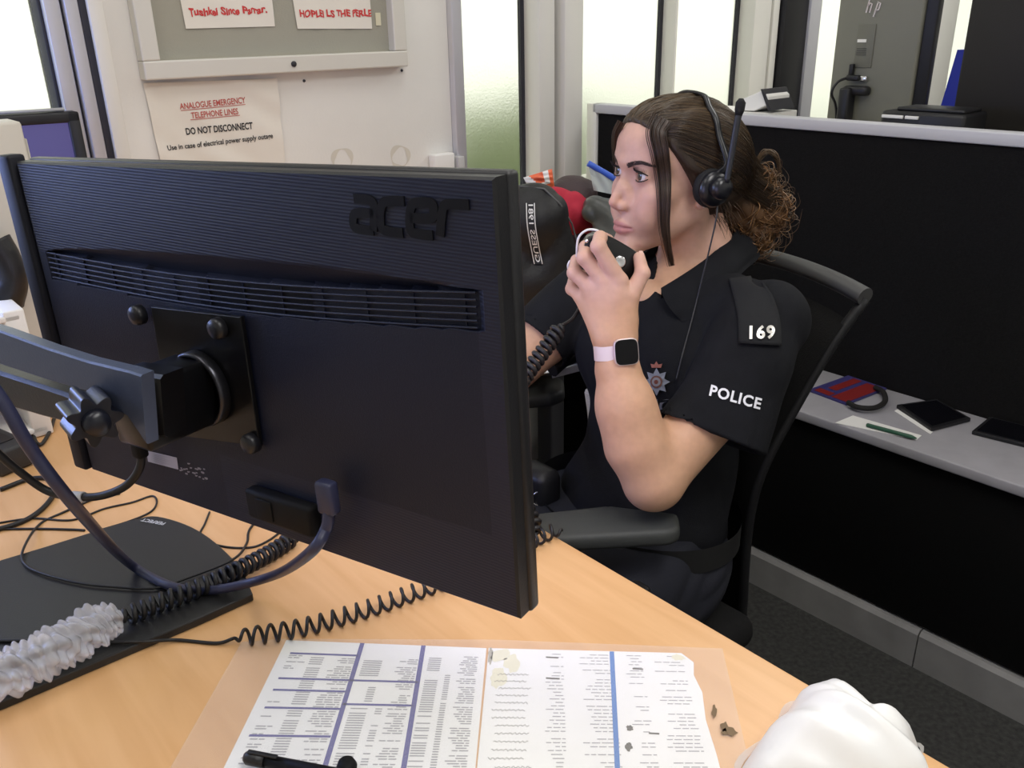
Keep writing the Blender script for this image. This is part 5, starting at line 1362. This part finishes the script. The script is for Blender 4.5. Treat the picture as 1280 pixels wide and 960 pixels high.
# ------------------------------------------------------------------ watch
ax = unit(J(772, 462, 1.08) - WRj); wc = J(770, 438, 1.086); fcd = unit(_C - wc); fcd = unit(fcd - ax * (fcd @ ax)); lat = np.cross(ax, fcd)
fcd2 = unit(fcd * .95 + np.array([1, 0, 0]) * .22); fcd2 = unit(fcd2 - ax * (fcd2 @ ax)); lat = np.cross(fcd2, ax) * -1
WF2 = Fr(wc, unit(np.cross(ax, fcd2)), z=fcd2)      # x across the wrist, y along the arm, z out of the face
if WF2.x[0] < 0: WF2 = Fr(wc, -WF2.x, z=fcd2)
wa = thing('wristwatch', wc, 'smart watch with a pale pink strap on the wrist of the raised arm', 'watch')
def ringf(u, v):
    a = 2 * PI * u; return WF2(.0288 * math.cos(a), (v - .5) * .021, .0222 * math.sin(a))
MB().grid(ringf, 60, 4, closed_u=True).grid(lambda u, v: WF2(.0302 * math.cos(2 * PI * u), (v - .5) * .0215, .0236 * math.sin(2 * PI * u)), 60, 4, closed_u=True).build('strap', mat('pink_strap', (.78, .66, .66), .55), wa, 'pale pink strap')
rr2 = [(.0165 * abs(math.cos(a)) ** .45 * (1 if math.cos(a) > 0 else -1) + .007, .0178 * abs(math.sin(a)) ** .45 * (1 if math.sin(a) > 0 else -1)) for a in [2 * PI * i / 48 for i in range(48)]]
MB().prism(WF2, rr2, .021, .030, .0022, smooth=True).build('case', mat('rose_aluminium', (.70, .60, .60), .3, metal=.8), wa, 'pale metal case')
MB().prism(WF2, [((x - .007) * .93 + .007, y * .93) for x, y in rr2], .0301, .0309, .0003).build('screen', mat('watch_glass', (.003, .003, .0035), .3, spec=.25), wa, 'dark glass')

# ------------------------------------------------------------------ headset
hs = thing('headset', h(.085, -.01, -.02), 'black headset with a raised boom microphone on the head', 'headset')
M_hset = mat('headset_plastic', (.008, .0085, .012), .28, spec=.6); M_foam = mat('ear_foam', (.01, .01, .011), .9, bump=.5, bscale=300)
cup = J(896, 237, 1.255); cx_ = HF.x
CF = Fr(cup - cx_ * .018, HF.y, z=unit(HF.x * .97 - HF.y * .05))
MB().lathe(CF, [(.012, -.004), (.0265, -.004), (.0285, .003), (.0265, .010), (.018, .012)], 40).build('ear_cushion', M_foam, hs)
MB().lathe(CF, [(.0255, .008), (.0265, .014), (.023, .020), (.014, .023), (.0005, .0235)], 40).build('ear_cup', M_hset, hs)
bj = J(904, 236, 1.235)
BJ = Fr(bj, CF.x, z=CF.z); MB().lathe(BJ, [(.0155, -.012), (.0165, -.004), (.0145, .003), (.008, .0065), (.0005, .007)], 32).build('boom_hub', M_hset, hs)
bm = [J(908, 228, 1.233), J(914, 195, 1.237), J(920, 160, 1.24), J(924, 140, 1.243)]
MB().tube(cr(bm, 6), [.0042, .0046, .0046, .0048], 12).build('boom', mat('boom_grey', (.020, .021, .026), .4), hs)
MB().tube([J(923, 145, 1.2425), J(924.5, 137, 1.243), J(926, 128, 1.244), J(926.5, 123, 1.244)], [.0048, .0068, .0068, .003], 14).build('boom_tip', M_foam, hs)
# the band, from the cup over the top of the head
def onhair(p, o=.0045):
    d = unit(np.asarray(p) - (HF.o + HF.z * .02)); q = out_hit(d); return p if q is None else q + d * o
bandp = [cup + HF.z * .018 * HS - HF.x * .004, J(909, 205, 1.262)] + [onhair(h(x_, -.022 - .006 * c_, z_)) for x_, z_, c_ in ((.078, .055, 0), (.068, .078, 0), (.052, .095, 0), (.03, .108, 1), (0, .112, 1), (-.03, .108, 1), (-.06, .085, 0), (-.078, .05, 0))] + [h(-.088, -.015, .01), h(-.09, -.012, -.01)]
BP = cr(bandp, 6); band = MB(); k = len(BP); V = []
for i, p in enumerate(BP):
    T = unit(BP[min(i + 1, k - 1)] - BP[max(i - 1, 0)]); o = unit(p - (HF.o + HF.z * .0)); o = unit(o - T * (o @ T)); sdv = np.cross(T, o); wd = .0068 - .002 * min(1, i / 24)
    for a, b in ((-1, 0), (-.7, 1), (.7, 1), (1, 0), (.7, -.6), (-.7, -.6)): V.append(p + sdv * wd * a + o * .003 * b)
F = [[i * 6 + j, i * 6 + (j + 1) % 6, i * 6 + 6 + (j + 1) % 6, i * 6 + 6 + j] for i in range(k - 1) for j in range(6)] + [list(range(6)), [(k - 1) * 6 + j for j in range(5, -1, -1)]]
band.add(V, F, 0, True); band.build('headband', M_hset, hs)
MB().lathe(Fr(h(-.082, -.01, -.02), HF.y, z=-HF.x), [(.012, -.004), (.027, -.004), (.028, .006), (.024, .016), (.0005, .018)], 28).build('side_pad', M_foam, hs)
cbl = [J(897, 258, 1.245), J(893, 285, 1.235)] + [p for p in (on_shirt(884, 325, .006), on_shirt(874, 370, .005), on_shirt(862, 412, .005), on_shirt(853, 445, .005), on_shirt(846, 475, .005)) if p is not None]
MB().tube(cr(cbl, 8), .0012, 8).build('headset_cable', mat('thin_cable', (.03, .03, .034), .4), hs)

# ------------------------------------------------------------------ the hand microphone and its coiled lead
mc = J(762, 322, 1.136)
mxd = unit(J(790, 340, 1.136) - J(732, 304, 1.136)); mout = unit(_C - mc); mout = unit(mout - mxd * (mout @ mxd))
MFr = Fr(mc, mxd, z=mout)
mi = thing('hand_microphone', mc - ZZ * .02, 'small black fist microphone with a silver disc, held in the raised hand', 'microphone')
outl = []
for i in range(40):
    a = 2 * PI * i / 40; e = .62; outl.append((.041 * abs(math.cos(a)) ** e * np.sign(math.cos(a)), .025 * abs(math.sin(a)) ** e * np.sign(math.sin(a)) * (1 + .12 * math.cos(a))))
MB().prism(MFr, outl, -.017, .015, .006, smooth=True).build('case', mat('mic_black', (.008, .008, .009), .25), mi)
dq = MFr.loc(J(774, 327, 1.125))
MB().lathe(Fr(MFr(dq[0], dq[1], .015), MFr.x, y=MFr.y), [(.0085, 0), (.0085, .0015), (.0065, .003), (.0035, .0022), (.0004, .002)], 28).build('silver_disc', M_chrome, mi, 'silver disc')
for px in ((741, 311), (727, 314), (733, 301)):
    q = MFr.loc(J(*px, 1.125)); MB().lathe(Fr(MFr(q[0], q[1], .0145), MFr.x, y=MFr.y), [(.0028, 0), (.0024, .002), (.0004, .0026)], 12).build('screw', M_chrome, mi)
lw_ = [J(722, 338, 1.15), J(721, 318, 1.14), J(723, 298, 1.135), J(733, 288, 1.135), J(746, 288, 1.135), J(757, 296, 1.13)]
MB().tube(cr(lw_, 8), .0016, 8).build('wire_loop', mat('white_wire', (.75, .75, .74), .35), mi, 'white wire loop')
lw_ = [J(722, 336, 1.15), J(714, 326, 1.15), J(710, 332, 1.15), J(712, 341, 1.155)]
MB().tube(cr(lw_, 6), .0016, 8).build('wire_loop', MATS['white_wire'], mi, 'white wire loop')
cc = [J(738, 352, 1.15), J(728, 378, 1.14), J(716, 398, 1.12), J(702, 407, 1.10)]
MB().tube(cr(cc, 8), .0026, 8).build('lead', M_cable, mi)
cp = cr([J(702, 407, 1.10), J(690, 424, 1.085), J(676, 443, 1.07), J(662, 462, 1.055), J(645, 490, 1.03), J(635, 530, 1.0), J(640, 590, .97), J(672, 668, .918)], 8)
MB().tube(coil(cp, .0085, 34, .0036), .0034, 7).build('coiled_lead', M_cable, mi)
cp2 = cr([onZ(675, 664, .757), onZ(700, 662, .757), onZ(688, 668, .756), onZ(640, 690, .756), onZ(580, 716, .756), onZ(524, 738, .755), onZ(450, 764, .755), onZ(370, 786, .755), onZ(292, 800, .755)], 8)
cp2 = cr([onZ(704, 663, .755), onZ(680, 668, .756), onZ(640, 690, .756), onZ(580, 716, .756), onZ(524, 738, .755), onZ(450, 764, .755), onZ(370, 786, .755), onZ(292, 798, .755)], 8)
MB().tube(coil(cp2, .0088, 31, .0017), .0019, 7).build('coiled_lead', M_cable, mi)
MB().tube(cr([onZ(292, 798, .751), onZ(270, 804, .7475), onZ(220, 800, .748), onZ(180, 802, .757), onZ(120, 803, .757), onZ(60, 801, .757), onZ(0, 801, .757), onZ(-60, 801, .757)], 8), .0019, 8).build('straight_lead', M_cable, mi)
# ------------------------------------------------------------------ office chair
ch = thing('office_chair', RW(-.83, .93, 0), 'black office chair with a tapered mesh back in front of the partition', 'chair')
M_chair = mat('chair_plastic', (.009, .009, .010), .5, spec=.3); M_mesh = mat('chair_fabric', (.008, .0078, .0078), .9, spec=.2, bump=.6, bscale=350); M_pad = mat('arm_pad', (.045, .048, .044), .55, bump=.15, bscale=250)
SC0 = -.842
prof = [(1.20, .948), (1.15, .88), (1.095, .78), (1.058, .69), (1.05, .615), (1.052, .53), (1.06, .43), (1.066, .375)]    # d, z at the near edge, top to bottom
hw = [.240, .222, .202, .185, .176, .173, .172, .170]
pd = cr([np.array([a, b, c]) for (a, b), c in zip(prof, hw)], 5)
def backf(u, v, off=0., dz=0.):
    t = v * (len(pd) - 1); i = min(int(t), len(pd) - 2); q = pd[i] + (pd[i + 1] - pd[i]) * (t - i); x = (u - .5) * 2
    return RW(SC0 + x * q[2], q[0] + .055 * (1 - x * x) + off, q[1] + dz + .014 * (1 - x * x) * (1 - v))
nu, nv = 26, 36
bk_ = MB(); bk_.grid(lambda u, v: backf(u, .075 + .925 * v), nu, nv).grid(lambda u, v: backf(u, .075 + .925 * v, .022), nu, nv)
bk_.build('backrest', M_mesh, ch)
fr2 = MB(); loop = [backf(0, v, .012) for v in np.linspace(0, 1, 30)] + [backf(u, 1, .012) for u in np.linspace(.05, .95, 16)] + [backf(1, v, .012) for v in np.linspace(1, 0, 30)]
fr2.tube(loop, .0085, 10); fr2.build('back_frame', M_chair, ch)
tr = MB(); 
def railf(u, v):
    a = 2 * PI * u; c = backf(.0 + v, 0, .012, .004); tz = .0125; return c + ZZ * tz * math.sin(a) + N * .022 * math.cos(a)
tr.grid(railf, 16, 26, closed_u=True); 
for v_ in (0, 1): tr.add([railf(i / 16, v_) for i in range(16)], [list(range(16))])
tr.build('top_rail', mat('rail_grey', (.05, .05, .05), .42), ch, 'curved grey top rail')
st_ = MB(); S = Sdf()
MB().box(Fr(RW(SC0, .80, .43), A, z=ZZ), (0, 0, 0), (.47, .46, .06), .028, seg=4).build('seat', M_mesh, ch)
MB().box(Fr(RW(SC0, .80, .388), A, z=ZZ), (0, 0, 0), (.40, .38, .022), .01).box(Fr(RW(SC0, .80, .36), A, z=ZZ), (0, .02, 0), (.16, .2, .05), .01).build('seat_pan', M_chair, ch)
MB().tube(cr([RW(SC0, .92, .36), RW(SC0, 1.09, .37), RW(SC0, 1.135, .46), RW(SC0, 1.145, .62)], 6), .02, 10).build('back_bracket', M_chair, ch)
MB().lathe(Fr(RW(SC0, .80, .07), A, z=ZZ), [(.028, 0), (.028, .16), (.018, .165), (.018, .27)], 20).build('gas_column', M_chair, ch)
bs = MB(); 
for k in range(5):
    a = 2 * PI * k / 5 + .3; e = RW(SC0 + .29 * math.cos(a), .80 + .29 * math.sin(a), .075); bs.tube([RW(SC0, .80, .11), (RW(SC0, .80, .105) + e) / 2, e], [.03, .022, .016], 10)
bso = bs.build('base', M_chair, ch)
for k in range(5):
    a = 2 * PI * k / 5 + .3; e = RW(SC0 + .29 * math.cos(a), .80 + .29 * math.sin(a), .029)
    w_ = MB()
    for o in (-.014, .014): w_.lathe(Fr(e + RW(-math.sin(a) * o, math.cos(a) * o, 0), ZZ, z=RW(-math.sin(a), math.cos(a), 0)), [(.0005, -.009), (.027, -.009), (.029, 0), (.027, .009), (.0005, .009)], 20)
    w_.tube([e, e + ZZ * .045], .006, 8); w_.build('caster', M_chair, bso)
# arm rests
def armrest(cs, hgt, post):
    P = [np.array(p) for p in cs]; c = sum(P) / 4
    mb = MB().prism(FLAT, [p[:2] for p in P], hgt - .026, hgt, .008, smooth=True); o = mb.build('arm_pad', M_pad, ch)
    MB().box(Fr(post, A, z=ZZ), (0, 0, (hgt - .026 - post[2]) / 2), (.028, .055, hgt - .027 - post[2]), .006).box(Fr(post, A, z=ZZ), (0 if post @ A < SC0 else 0, 0, -.005), (.05, .07, .03), .008).tube([post, RW(SC0, .80, .385)], .018, 8).build('arm_post', M_chair, ch)
ZA = .70
near = [onZ(600, 652, ZA), onZ(600, 672, ZA), onZ(680, 669, ZA), onZ(848, 661, ZA), onZ(852, 650, ZA), onZ(836, 636, ZA), onZ(740, 630, ZA), onZ(672, 638, ZA)]
ori = [onZ(668, 640, ZA), onZ(676, 671, ZA), onZ(700, 672, ZA), onZ(838, 664, ZA), onZ(851, 659, ZA), onZ(848, 640, ZA), onZ(760, 630, ZA)]
armrest(ori, ZA, RW(-.60, .70, .43))
farp = [onZ(620, 478, ZA), onZ(620, 500, ZA), onZ(690, 494, ZA), onZ(706, 488, ZA), onZ(705, 474, ZA), onZ(690, 467, ZA)]
armrest(farp, ZA, RW(-1.085, .90, .43))

# ------------------------------------------------------------------ bag and the things behind the officer
M_bag = mat('black_nylon', (.010, .010, .011), .55, bump=.5, bscale=120); M_trim = mat('bag_piping', (.10, .10, .10), .5)
bgt = thing('holdall', J(690, 395, 1.95) * [1, 1, 0] + ZZ * .745, 'black bag with a lettered webbing strap standing on the side desk', 'bag')
S = Sdf(); YB = 1.95
def Bp(x, y, dY=0.): return J(x, y, YB + dY)
S.chain([Bp(635, 275), Bp(668, 274), Bp(686, 312)], [.078, .072, .058], .03)
S.cap(Bp(630, 340), Bp(697, 352), .09, .062, .03); S.cap(Bp(630, 395), Bp(705, 405), .095, .068, .03)
S._p('d', wrinkle(31, .006, 6, (18, 50)), 0, Bp(680, 320), .5); S.half(RW(0, 0, .747), (0, 0, -1), .004)
lo_ = Bp(660, 320) - .32; hi_ = Bp(660, 320) + .32
v_, f_ = S.mesh(lo_, hi_, .006); bagm = mesh_np('bag_body', v_, f_, M_bag, bgt)
bgb = BVHTree.FromPolygons([Vector(v) for v in v_], [tuple(f) for f in f_.tolist()])
def on_bag(x, y, off):
    v = unit(ray(x, y)); r = bgb.ray_cast(Vector(_C), Vector(v), 4); return _C + v * ((r[3] if r[0] is not None else np.linalg.norm(Bp(x, y) - _C)) - off)
cl_ = cr([np.array(p, float) for p in ((663, 254), (664, 280), (668, 305), (673, 330))], 8); w_ = 5.0
def strap_pt(t, o, off):
    i = min(int(t * (len(cl_) - 1)), len(cl_) - 2); q = cl_[i] + (cl_[i + 1] - cl_[i]) * (t * (len(cl_) - 1) - i); return on_bag(q[0] + o, q[1], off)
sp_ = MB(); sp_.grid(lambda u, v: strap_pt(v, (u - .5) * 2 * w_, .006), 5, 30).grid(lambda u, v: strap_pt(v, (u - .5) * 2 * w_, .003), 5, 30)
stp = sp_.build('strap', mat('strap_webbing', (.016, .016, .018), .7), bgt)
ed_ = MB()
for o in (-w_, w_): ed_.tube([strap_pt(t, o, .0065) for t in np.linspace(0, 1, 30)], .0012, 5)
V, F = text_mb('GUESS 1981', 1.0, bold=.01); xm = V[:, 0].max() - V[:, 0].min(); xs0 = V[:, 0].min()
ltr = MB().add([strap_pt(min(1, max(0, .97 - .95 * (x - xs0) / xm)), y * 8.2, .0072) for x, y, z in V], F)
ed_.build('strap_edging', M_whitep, stp, 'white edging'); ltr.build('strap_lettering', M_whitep, stp, 'white lettering')
pz = MB().tube([on_bag(x, y, .004) for x, y in ((650, 233), (680, 236), (700, 255), (715, 280), (722, 305), (724, 330))], .0022, 6); pz.build('piping', M_trim, bgt)
hd2 = cr([Bp(650, 248, -.10), Bp(662, 243, -.11), Bp(672, 252, -.11), Bp(676, 290, -.11), Bp(682, 340, -.11), Bp(690, 380, -.11)], 6)
def cloth_blob(name, chain, rs, label, cat, m, amp, seed, fr=(30, 80), k=.03, zmin=None):
    S = Sdf(); S.chain(chain, rs, k); S._p('d', wrinkle(seed, amp, 6, fr), 0, np.mean(chain, 0), .5)
    if zmin: S.half(RW(0, 0, zmin), (0, 0, -1), .003)
    c = np.mean(chain, 0); v_, f_ = S.mesh(c - .3, c + .3, .005); return tag(mesh_np(name, v_, f_, m), label, cat)
YR = 2.16
cloth_blob('cloth', [J(684, 246, YR), J(712, 266, YR), J(728, 270, YR + .02)], [.028, .048, .042], 'crumpled red cloth lying over the back of the black bag', 'cloth', mat('red_cloth', (.50, .025, .055), .8, bump=.3, bscale=300), .008, 41)
cloth_blob('cloth', [J(720, 300, YR), J(722, 340, YR), J(722, 420, YR)], [.05, .05, .05], 'dark red lining hanging below the red cloth', 'cloth', mat('dark_red_cloth', (.30, .02, .03), .8), .006, 43, zmin=.747) if False else None
pk = thing('crisp_packet', J(675, 224, 2.10), 'orange and white crinkled packet on top of the black bag', 'packet')
q = [J(x, y, 2.08) for x, y in ((654, 222), (690, 211), (693, 233), (664, 240))]; pr2 = random.Random(3); pph = [(pr2.uniform(4, 12), pr2.uniform(4, 12), pr2.uniform(0, 6)) for _ in range(5)]
def pkf(u, v, sg):
    p = (q[3] * (1 - u) + q[2] * u) * (1 - v) + (q[0] * (1 - u) + q[1] * u) * v; b = .016 * math.sin(PI * min(max(u, .02), .98)) ** .5 * math.sin(PI * min(max(v, .02), .98)) ** .5
    return p - unit(p - _C) * sg * (b + .004 * sum(math.sin(a * u * 2 + c * v * 2 + d) for a, c, d in pph) * math.sin(PI * u) * math.sin(PI * v))
pm_ = MB()
for sg in (1, -1):
    n0 = len(pm_.f); pm_.grid(lambda u, v: pkf(u, v, sg), 22, 14)
    for i in range(21):
        for j in range(13): pm_.m[n0 + i * 13 + j] = 1 if ((.15 < i / 21 + .3 * j / 13 < .45) or (.62 < i / 21 < .82 and j > 2) or (.5 < i / 21 < .62 and j < 5)) else 0
pm_.build('wrapper', [mat('orange_foil', (.85, .17, .07), .35), mat('white_foil', (.85, .83, .80), .35)], pk)
# brown mesh pocket / second bag and a grey holdall, between the red cloth and the partition
cloth_blob('pouch', [J(708, 246, 2.25), J(722, 246, 2.25), J(726, 290, 2.25)], [.05, .045, .06], 'brown mesh pouch standing behind the red cloth', 'pouch', mat('brown_mesh', (.06, .040, .042), .6, bump=.8, bscale=160), .004, 44, zmin=None)
cloth_blob('grey_bag', [J(745, 262, 2.10), J(775, 276, 2.08), J(770, 330, 2.05), J(760, 400, 2.0)], [.034, .044, .085, .09], 'grey green shiny bag slumped beside the partition end', 'bag', mat('grey_vinyl', (.085, .09, .085), .3, bump=.3, bscale=60), .006, 45, zmin=.747)
zb = thing('zip_bag', J(752, 225, 2.15), 'clear bag with a blue zip top standing on the grey bag', 'bag')
q2 = [J(x, y, 2.16) for x, y in ((735, 204), (773, 226), (770, 244), (742, 238))]
def zf2(u, v, sg): p = (q2[3] * (1 - u) + q2[2] * u) * (1 - v) + (q2[0] * (1 - u) + q2[1] * u) * v; return p - unit(p - _C) * sg * (.012 * math.sin(PI * u) * (1 - v) + .003 * math.sin(9 * u + 5 * v))
MB().grid(lambda u, v: zf2(u, v, 1), 14, 10).grid(lambda u, v: zf2(u, v, -1), 14, 10).build('film', mat('cloudy_film', (.62, .68, .66), .3, alpha=.7), zb)
MB().tube([zf2(u, 1, 0) for u in np.linspace(0, 1, 10)], .0075, 8).build('zip_top', mat('blue_zip', (.05, .13, .60), .4), zb, 'blue zip strip')
# small things on the side desk, seen below the far arm
def zs(x, y, hh=0.): return onZ(x, y, .745 + hh)
kb_ = thing('keypad', zs(716, 464), 'white keypad on the side desk behind the far armrest', 'keypad')
K0, K1, K2, K3 = zs(690, 474), zs(728, 464), zs(728, 450), zs(696, 454)
MB().prism(FLAT, [p[:2] for p in (K0, K1, K2, K3)], .7455, .760, .002).build('case', M_whitep, kb_)
for i in range(3):
    for j in range(2):
        c = (K0 * (1 - (i + .7) / 3.6) + K1 * ((i + .7) / 3.6)) * (1 - (j + .6) / 2.4) + (K3 * (1 - (i + .7) / 3.6) + K2 * ((i + .7) / 3.6)) * ((j + .6) / 2.4)
        MB().box(Fr(np.array([c[0], c[1], .7615]), K1 - K0, z=ZZ), (0, 0, 0), (.012, .010, .003), .001).build('key', M_dark, kb_)
pa_ = flat('paper', [zs(*p) for p in ((660, 470), (694, 466), (716, 444), (738, 436), (728, 428), (660, 448))], .7455, .0015, M_paper, 'white sheets on the side desk by the far armrest', 'paper')
dh = thing('handset', zs(712, 452), 'black handset on the white sheets of the side desk', 'handset')
MB().tube(cr([zs(690, 462, .03), zs(706, 452, .036), zs(726, 442, .03)], 5), [.014, .010, .014], 12).build('grip', M_black, dh)
wcx = [J(737, 486, 1.32), J(739, 500, 1.32), J(741, 515, 1.32), J(742, 530, 1.32)]
tag(MB().tube(coil(cr(wcx, 8), .007, 18, .0025), .0026, 6).build('curly_cord', mat('ivory_cord', (.60, .58, .50), .5)), 'pale curly cord hanging from the side desk behind the officer', 'cord')
tray = thing('letter_tray', zs(40, 400), 'white slotted tray stack at the far left edge', 'tray')
T0 = onZ(44, 500, .746) + A * .07 - N * .02; TF = Fr(T0, N, z=ZZ)
tb_ = MB()
for k in range(4): tb_.box(TF, (-.11, -.02, .012 + .062 * k), (.22, .16, .010), .002)
tb_.box(TF, (-.008, -.02, .105), (.030, .16, .21), .003); tb_.build('shelves', M_whitep, tray)
dt = thing('desk_phone', onZ(-5, 400, .745), 'dark rounded handset standing on the white tray at the far left', 'telephone')
ph_ = [J(-8, 305, T0[1]), J(8, 325, T0[1]), J(16, 350, T0[1]), J(6, 372, T0[1])]
MB().tube(cr([p - N * .0 for p in ph_], 6), [.028, .022, .022, .030], 14).build('grip', M_black, dt)
# ------------------------------------------------------------------ light
w = bpy.data.worlds.new('world'); SC.world = w; w.use_nodes = True
bg = w.node_tree.nodes['Background']; bg.inputs['Color'].default_value = (1.0, 1.0, .90, 1); bg.inputs['Strength'].default_value = 1.35
def area(name, loc, target, sx, sy, power, col):
    l = bpy.data.lights.new(name, 'AREA'); l.shape = 'RECTANGLE'; l.size = sx; l.size_y = sy; l.energy = power; l.color = col
    o = bpy.data.objects.new(name, l); COL.objects.link(o); o.location = Vector(loc)
    o.rotation_euler = (Vector(target) - Vector(loc)).to_track_quat('-Z', 'Y').to_euler(); return o
for (s_, d_, e) in ((-.9, -.3, 8), (.35, .45, 24), (-1.1, 1.2, 6), (-.9, 3.4, 22), (.6, 2.9, 14)):
    p = RW(s_, d_, 2.6); area('ceiling_panel_light', p, p - ZZ, .6, 1.2, e, (1, .98, .95))
p = RW(-1.75, -.3, 1.3); area('left_screen_light', p, RW(-.9, .35, 1.0), .5, .35, 7.0, (.28, .40, 1))
vs = SC.view_settings; vs.view_transform = 'Standard'; vs.look = 'None'; vs.exposure = 0; vs.gamma = 1; vs.use_curve_mapping = False
